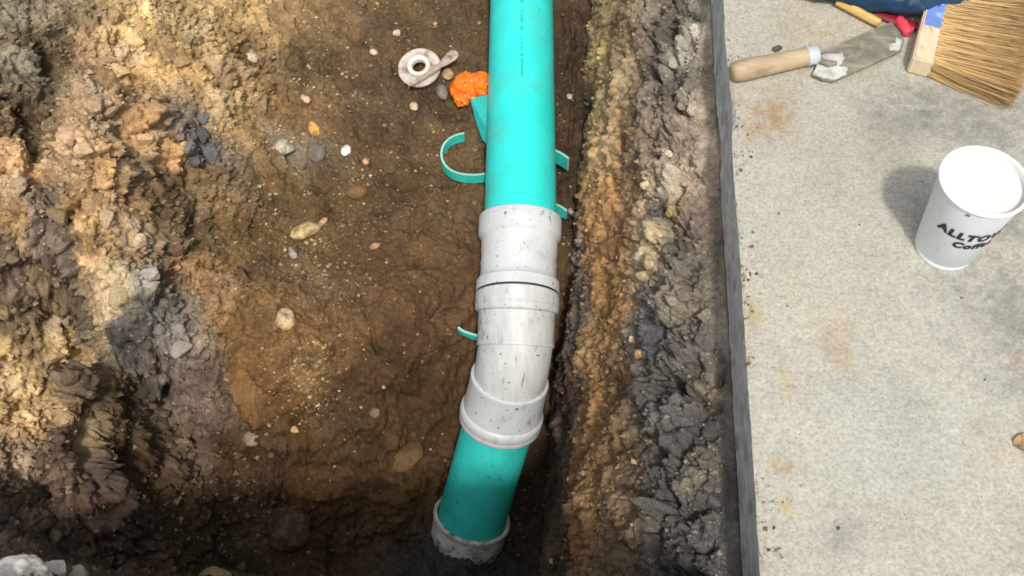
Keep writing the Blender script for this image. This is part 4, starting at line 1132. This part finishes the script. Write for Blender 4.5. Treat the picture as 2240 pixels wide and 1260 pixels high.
def cup_text(body, size, z0, az_start, shear=0.0, offset=0.0):
    cu = bpy.data.curves.new('cup_lettering', 'FONT')
    cu.body = body; cu.size = size; cu.shear = shear; cu.offset = offset; cu.space_character = 1.2
    tmp = bpy.data.objects.new('lettering_tmp', cu); COL.objects.link(tmp)
    dg = bpy.context.evaluated_depsgraph_get()
    me = bpy.data.meshes.new_from_object(tmp.evaluated_get(dg))
    bpy.data.objects.remove(tmp); bpy.data.curves.remove(cu)
    bm = bmesh.new(); bm.from_mesh(me); bpy.data.meshes.remove(me)
    bmesh.ops.triangulate(bm, faces=bm.faces)
    bmesh.ops.subdivide_edges(bm, edges=[e for e in bm.edges if e.calc_length() > .003], cuts=3)
    for v in bm.verts:
        z = z0 + v.co.y
        r = CB + (CT - CB) * z / CH + .00035
        a = az_start + v.co.x / (CB + (CT - CB) * z0 / CH)
        v.co = Vector((CX + r * math.cos(a), CY + r * math.sin(a), z))
    bmesh.ops.recalc_face_normals(bm, faces=bm.faces)
    me = bpy.data.meshes.new('cup_lettering'); bm.to_mesh(me); bm.free(); me.materials.append(M_INK)
    o = link('cup_lettering', me, cup); o.matrix_parent_inverse = cup.matrix_basis.inverted()
    return o
cup_text('ALLTOWN', .0160, .0675, face_az - R(24), .10, .0010)
cup_text('Coffee', .0140, .0515, face_az + R(8), .10, .0009)
bm = bmesh.new()
def cup_patch(az, z, wa, hz):
    q = []
    for da, dz in ((-wa, -hz), (wa, -hz), (wa * .8, hz), (-wa * .7, hz * .8)):
        zz = z + dz; r = CB + (CT - CB) * zz / CH + .0003
        q.append(bm.verts.new((CX + r * math.cos(az + da), CY + r * math.sin(az + da), zz)))
    bm.faces.new(q)
cup_patch(face_az + .08, .1115, .055, .0016)
bm_obj('rim_smudge', bm, plain_mat('grey_smudge', (.16, .16, .15), rough=.6), cup)

# ------------------------------------------------------------------ margin trowel
tw = empty('trowel', at(1690, 142, 0), 'small rectangular trowel with pale wooden handle and cement crusted blade on the slab', 'trowel')
h0, h1 = at(1599, 159, .0135), at(1773, 122, .0150)
M_HANDLE = plain_mat('pale_wood', (0.48, 0.36, 0.22), rough=.6, spots=(.26, .19, .11), spot_scale=30, spot_lo=.52, spot_hi=.72, var=.15, var_scale=35, stretch=(.5, 2, 2))
bm = bmesh.new()
Lh = (h1 - h0).length
add_sweep(bm, straight(h0, h1, [(0, .004), (.0008, .0085), (.003, .0112), (.008, .0130), (.020, .0136), (.045, .0128), (.070, .0122), (.090, .0118), (Lh - .006, .0112), (Lh - .001, .0106), (Lh, .009)]), 32, True, True)
bm_obj('handle', bm, M_HANDLE, tw, True, 50)
bm = bmesh.new()
add_sweep(bm, straight(h0, h1, [(Lh - .006, .0080), (Lh - .006, .0122), (Lh + .007, .0124), (Lh + .0085, .0112), (Lh + .0088, .004)]), 32, False, True)
bm_obj('ferrule', bm, plain_mat('galvanised_ferrule', (.62, .66, .68), rough=.4, metallic=.25, var=.1), tw, True, 40)
M_STEEL = plain_mat('smeared_steel', (.20, .18, .13), rough=.65, metallic=.15, spots=(.36, .34, .27), spot_scale=22, spot_lo=.54, spot_hi=.68, var=.22, var_scale=40, stretch=(.5, 3.2, 1), extra=(((.34, .32, .25), 60, .48, .75),))
blade_px = [(1776, 163), (1790, 148), (1800, 112), (1830, 98), (1900, 68), (1950, 48), (1966, 66), (1978, 88), (1972, 112), (1930, 130), (1880, 152), (1824, 178), (1800, 174)]
def blade_pt(px, py):
    zz = .006 + .009 * min(1, max(0, (1980 - px) / 60 * .0 + (178 - py) / 130))
    return at(px, py, zz)
bm = bmesh.new()
tpv = [bm.verts.new(blade_pt(*p)) for p in blade_px]; btv = [bm.verts.new(blade_pt(*p) - Vector((0, 0, .0022))) for p in blade_px]
bm.faces.new(tpv); bm.faces.new(btv[::-1])
for i in range(len(tpv)):
    bm.faces.new((tpv[i], tpv[(i + 1) % len(tpv)], btv[(i + 1) % len(tpv)], btv[i]))
bm_obj('blade', bm, M_STEEL, tw)
bm = bmesh.new()
add_sweep(bm, [(at(1780, 124, .015), Vector((1, .1, 0)), .004), (at(1790, 126, .015), Vector((1, 0, -.5)), .004), (at(1797, 134, .014), Vector((.6, -.5, -.4)), .0042), (at(1812, 140, .0125), Vector((1, -.2, 0)), .0045), (at(1830, 138, .0125), Vector((1, 0, 0)), .003)], 12, True, True)
bm_obj('tang', bm, M_STEEL, tw, True, 50)
M_CEM = plain_mat('dried_cement', (.56, .55, .49), rough=.9, spots=(.4, .39, .34), spot_scale=90, spot_lo=.5, spot_hi=.62, var=.12, var_scale=80, bump=.8, bump_scale=400)
def crust(poly, h, seed):
    bm = bmesh.new()
    ctr = [sum(p[k] for p in poly) / len(poly) for k in (0, 1)]
    rr = random.Random(seed)
    outer = []
    n = len(poly)
    for i in range(n):
        for u in (0, .33, .66):
            q = [poly[i][k] * (1 - u) + poly[(i + 1) % n][k] * u + rr.uniform(-1.5, 1.5) for k in (0, 1)]
            outer.append(q)
    lay = []
    for s, dz in ((1, .0002), (.92, h), (.6, h * 1.3), (.25, h * 1.1)):
        lay.append([bm.verts.new(blade_pt(ctr[0] + (q[0] - ctr[0]) * s, ctr[1] + (q[1] - ctr[1]) * s) + Vector((0, 0, dz * (1 + rr.uniform(-.25, .25))))) for q in outer])
    for A, B in zip(lay[:-1], lay[1:]):
        for i in range(len(A)):
            bm.faces.new((A[i], A[(i + 1) % len(A)], B[(i + 1) % len(A)], B[i]))
    bm.faces.new(lay[-1])
    return bm_obj('cement_crust', bm, M_CEM, tw, True, 60)
crust([(1779, 161), (1796, 120), (1842, 117), (1850, 126), (1836, 146), (1856, 150), (1850, 164), (1824, 175), (1800, 171)], .0016, 1)
crust([(1946, 110), (1942, 98), (1958, 96), (1960, 82), (1974, 88), (1969, 110)], .0010, 2)

# ------------------------------------------------------------------ block brush
br = empty('block_brush', at(2004, 150, 0), 'wooden block brush with thick straw bristles lying at the slab corner', 'brush')
q0 = at(2003, 155, .0); q0.z = 0
long_d = Vector((.36, .933, 0)).normalized(); bri_d = Vector((.933, -.36, 0)).normalized()
BL, BT, BH = .175, .0265, .026
M_BLOCK = plain_mat('bare_pale_wood', (.70, .58, .39), rough=.7, spots=(.45, .32, .18), spot_scale=50, spot_lo=.60, spot_hi=.75, var=.10, var_scale=40, stretch=(3, .6, 1))
bm = bmesh.new()
vsb = []
o0 = at(1982, 160, 0) + Vector((0, .001, 0))
for zz in (0, BH):
    for a, b_ in ((0, 0), (BT, 0), (BT, BL), (0, BL)):
        vsb.append(bm.verts.new(o0 + bri_d * a + long_d * b_ + Vector((0, 0, zz + .0005))))
for f in ((0, 1, 2, 3), (4, 5, 6, 7), (0, 1, 5, 4), (1, 2, 6, 5), (2, 3, 7, 6), (3, 0, 4, 7)):
    bm.faces.new([vsb[i] for i in f])
bmesh.ops.recalc_face_normals(bm, faces=bm.faces)
bmesh.ops.bevel(bm, geom=bm.edges[:], offset=.0018, segments=2, affect='EDGES')
block = bm_obj('brush_block', bm, M_BLOCK, br, True, 40)
def on_block(a, b_, z=.0004):
    return o0 + bri_d * (BT * a) + long_d * b_ + Vector((0, 0, BH + .0005 + z))
bm = bmesh.new()
vv = [bm.verts.new(on_block(a, b_)) for a, b_ in ((.14, .062), (.90, .062), (.90, .150), (.14, .150))]
bm.faces.new(vv)
stick = bm_obj('label_sticker', bm, plain_mat('blue_label', (.16, .27, .62), rough=.45, spots=(.45, .52, .72), spot_scale=80, spot_lo=.54, spot_hi=.66, var=.2, var_scale=60), block)
stick.matrix_parent_inverse = Matrix()
bm = bmesh.new()
for a0_, b0_, a1_, b1_, w_ in ((.30, .098, .52, .118, .07), (.55, .100, .75, .122, .07), (.35, .122, .7, .128, .05), (.3, .134, .75, .140, .06)):
    bm.faces.new([bm.verts.new(on_block(x_, y_, .0007)) for x_, y_ in ((a0_, b0_), (a0_ + w_, b0_), (a1_ + w_, b1_), (a1_, b1_))])
bm_obj('printed_mark', bm, plain_mat('navy_ink', (.03, .05, .22), rough=.5), block).matrix_parent_inverse = Matrix()

# tufts: four forms of splayed fibres, copied along the block
m, nt, b = new_mat('straw_fibre')
oi = N(nt, 'ShaderNodeObjectInfo')
at_ = N(nt, 'ShaderNodeAttribute', attribute_name='soil')
c = mixc(nt, 1.0, oi.outputs['Color'], at_.outputs['Color'], 'MULTIPLY')
nt.links.new(c, b.inputs['Base Color']); b.inputs['Roughness'].default_value = .65
b.inputs['Specular IOR Level'].default_value = .3
M_STRAW = m
def tuft_mesh(seed):
    g = np.random.default_rng(seed)
    V, Fc, C = [], [], []
    for s in range(150):
        a = g.random() * 6.28; rr = .0046 * math.sqrt(g.random())
        base = np.array([0, rr * math.cos(a), rr * math.sin(a)])
        spread = np.array([0, base[1], base[2]]) * g.uniform(1.2, 2.3) + np.array([0, *g.normal(0, .0022, 2)])
        ln = (g.uniform(.90, 1.05) - 14 * rr) * .108
        k0 = len(V) 
        cv = g.normal(0, .0012, 2)
        shade = g.uniform(.82, 1.15)
        for i, u in enumerate((0, .3, .65, 1)):
            ctr = np.array([u * ln, *(base[1:] + spread[1:] * u + cv * math.sin(u * 3.1))])
            w = .00046 * (1 - .35 * u)
            for j in range(3):
                aa = 2.094 * j + a
                V.append(ctr + np.array([0, w * math.cos(aa), w * math.sin(aa)])); C.append((shade * (1 - .28 * u ** 3), shade * (1 - .32 * u ** 3), shade * (1 - .36 * u ** 3), 0))
        for i in range(3):
            for j in range(3):
                p_, q_ = k0 + 3 * i + j, k0 + 3 * i + (j + 1) % 3
                Fc.append((p_, q_, q_ + 3, p_ + 3))
    return mesh_np('bristle_tuft', np.array(V), np.array(Fc), np.array(C), M_STRAW, True)
TUFTS = [tuft_mesh(200 + k) for k in range(5)]
tr = random.Random(9)
NROW, NCOL = 4, 17
for i in range(NCOL):
    for j in range(NROW):
        o = link('bristle_tuft', TUFTS[tr.randrange(5)], br)
        o.matrix_parent_inverse = br.matrix_basis.inverted()
        b_ = .0055 + i * .0100 + (0.003 if j % 2 else 0)
        zz = .0045 + j * (BH - .007) / (NROW - 1)
        fan = -(1 - i / (NCOL - 1)) ** 1.4 * .16 + .04 + tr.uniform(-.03, .03)
        d = (bri_d + long_d * fan).normalized()
        pitch = (j - 1.2) * .035 + tr.uniform(-.02, .02)
        dirv = (d + Vector((0, 0, pitch))).normalized()
        side = Vector((0, 0, 1)).cross(dirv).normalized()
        upv = dirv.cross(side)
        M = Matrix((dirv, side, upv)).transposed().to_4x4()
        M.translation = o0 + bri_d * (BT - .001) + long_d * b_ + Vector((0, 0, zz))
        o.matrix_basis = M
        k = tr.uniform(.85, 1.15)
        o.color = (.68 * k, .465 * k, .215 * k, 1)

# ------------------------------------------------------------------ blue cloth, stick and red tool at the slab's far side
def cloth(name, ctrs, label, cat, mat, seed):
    bm = bmesh.new()
    n = 56; rings = []
    m_ = 60
    for j in range(m_):
        u = j / (m_ - 1)
        f = u * (len(ctrs) - 1); k = min(int(f), len(ctrs) - 2); w = f - k
        (p, rw, rh), (p2, rw2, rh2) = ctrs[k], ctrs[k + 1]
        w = w * w * (3 - 2 * w)
        c0 = p.lerp(p2, w); a, h = rw + (rw2 - rw) * w, rh + (rh2 - rh) * w
        tdir = (ctrs[min(k + 1, len(ctrs) - 1)][0] - ctrs[k][0]).normalized()
        side = tdir.cross(Vector((0, 0, 1))).normalized()
        rings.append([c0 + side * (a * math.cos(t)) + Vector((0, 0, h * (1 + math.sin(t)))) for t in np.linspace(0, 2 * math.pi, n, endpoint=False)])
    arr = np.array([[v[:] for v in r] for r in rings])
    nz = .010 * fbm(arr, .05, 3, seed, ridged=True) + .004 * fbm(arr, .018, 3, seed + 5)
    cen = arr.mean(1, keepdims=True); dirn = arr - cen; dirn /= np.linalg.norm(dirn, axis=-1, keepdims=True) + 1e-9
    arr = arr + dirn * nz[..., None]
    arr[..., 2] = np.maximum(arr[..., 2], .0008 + 0.0 * arr[..., 2])
    vv = [[bm.verts.new(Vector(p)) for p in r] for r in arr]
    for A, B in zip(vv[:-1], vv[1:]):
        for i in range(n):
            bm.faces.new((A[i], A[(i + 1) % n], B[(i + 1) % n], B[i]))
    bm.faces.new(vv[0][::-1]); bm.faces.new(vv[-1])
    return tag(bm_obj(name, bm, mat, None, True), label, cat)
M_BLUE = plain_mat('blue_cotton', (.010, .045, .10), rough=.9, spots=(.26, .34, .37), spot_scale=14, spot_lo=.56, spot_hi=.72, var=.5, var_scale=30, bump=.4, bump_scale=700)
e0, e1, e2 = at(1710, -26, 0), at(1845, -19, 0), at(2000, 2, 0)
cloth('cloth_rag', [(e0 + Vector((-.02, .006, 0)), .012, .005), (e0 + Vector((.025, .001, 0)), .030, .012), (e1 + Vector((0, .004, 0)), .036, .022), (e2 + Vector((-.03, .002, 0)), .042, .026), (e2 + Vector((.045, .012, 0)), .040, .024), (e2 + Vector((.10, .03, 0)), .02, .01)],
      'crumpled dark blue cloth with pale patches at the far side of the slab', 'cloth', M_BLUE, 140)
bm = bmesh.new()
s0, s1 = at(1862, 18, .009), at(1925, 52, .008)
sd_ = (s0 - s1).normalized()
add_sweep(bm, straight(s1, s0 + sd_ * .02, [(0, .003), (.0006, .0052), (.003, .0060), (.03, .0062), ((s0 - s1).length + .02, .0062)]), 8, True, True)
tag(bm_obj('wooden_dowel', bm, plain_mat('varnished_wood', (.66, .43, .14), rough=.4, var=.12, var_scale=60, stretch=(1, 3, 3)), None, True, 40), 'short yellow wooden stick poking out from under the blue cloth', 'stick')
# red handled cutter lying under the trowel tip
rt = empty('hand_tool', at(1950, 60, 0), 'dark red tool handle with a silver rivet between blue cloth and brush block', 'hand tool')
M_RED = plain_mat('red_plastic', (.24, .014, .026), rough=.4, var=.2, var_scale=50)
def bar(bm, p, q, w, h, z0):
    d = (q - p).normalized(); s = d.cross(Vector((0, 0, 1))).normalized()
    rings = []
    for u, k in ((0, .55), (.04, .85), (.12, 1), (.88, 1), (.96, .85), (1, .5)):
        c0 = p.lerp(q, u)
        rings.append([bm.verts.new(c0 + s * (w * k * math.cos(t)) * 1 + Vector((0, 0, z0 + h * (1 + .9 * math.sin(t))))) for t in np.linspace(0, 2 * math.pi, 14, endpoint=False)])
    for A, B in zip(rings[:-1], rings[1:]):
        for i in range(14):
            bm.faces.new((A[i], A[(i + 1) % 14], B[(i + 1) % 14], B[i]))
    bm.faces.new(rings[0][::-1]); bm.faces.new(rings[-1])
bm = bmesh.new(); bar(bm, at(1880, 18, 0), at(2005, 68, 0), .0095, .0045, .0006)
bm_obj('tool_handle', bm, M_RED, rt, True, 50)
bm = bmesh.new(); bar(bm, at(1962, 50, 0), at(1986, 82, 0), .0075, .0062, .0006)
tag(bm_obj('handle_end', bm, plain_mat('pinkish_red_plastic', (.72, .07, .10), rough=.35), rt, True, 50), 'brighter pinkish red end')
bm = bmesh.new()
lathe(bm, [(.0002, .0032), (.003, .0028), (.0042, .0014), (.0044, 0), (.0002, -.001)], 18, Matrix.Translation(at(1978, 50, .0088)))
bm_obj('rivet', bm, plain_mat('steel_rivet', (.6, .6, .58), rough=.35, metallic=.7), rt, True)

# ------------------------------------------------------------------ dry leaf at the slab's right
bm = bmesh.new()
l0 = at(2216, 972, 0)
gx, gy = 9, 7
gv = []
for i in range(gx):
    u = i / (gx - 1)
    wv = .0105 * math.sin(math.pi * min(1, u * .93 + .05)) ** .7 + .0008
    row = []
    for j in range(gy):
        v = j / (gy - 1) * 2 - 1
        row.append(bm.verts.new(l0 + Vector((u * .034, v * wv - .004 * u, .0012 + .0035 * v * v + .0016 * math.sin(u * 5)))))
    gv.append(row)
for i in range(gx - 1):
    for j in range(gy - 1):
        bm.faces.new((gv[i][j], gv[i + 1][j], gv[i + 1][j + 1], gv[i][j + 1]))
g2 = bmesh.ops.extrude_face_region(bm, geom=bm.faces[:])
for v in [e for e in g2['geom'] if isinstance(e, bmesh.types.BMVert)]:
    v.co.z += .0006
tag(bm_obj('dry_leaf', bm, plain_mat('dry_leaf_brown', (.42, .27, .13), rough=.8, spots=(.15, .085, .04), spot_scale=120, spot_lo=.5, spot_hi=.64, var=.2, var_scale=70), None, True, 60), 'single curled tan dry leaf on the slab', 'leaf')
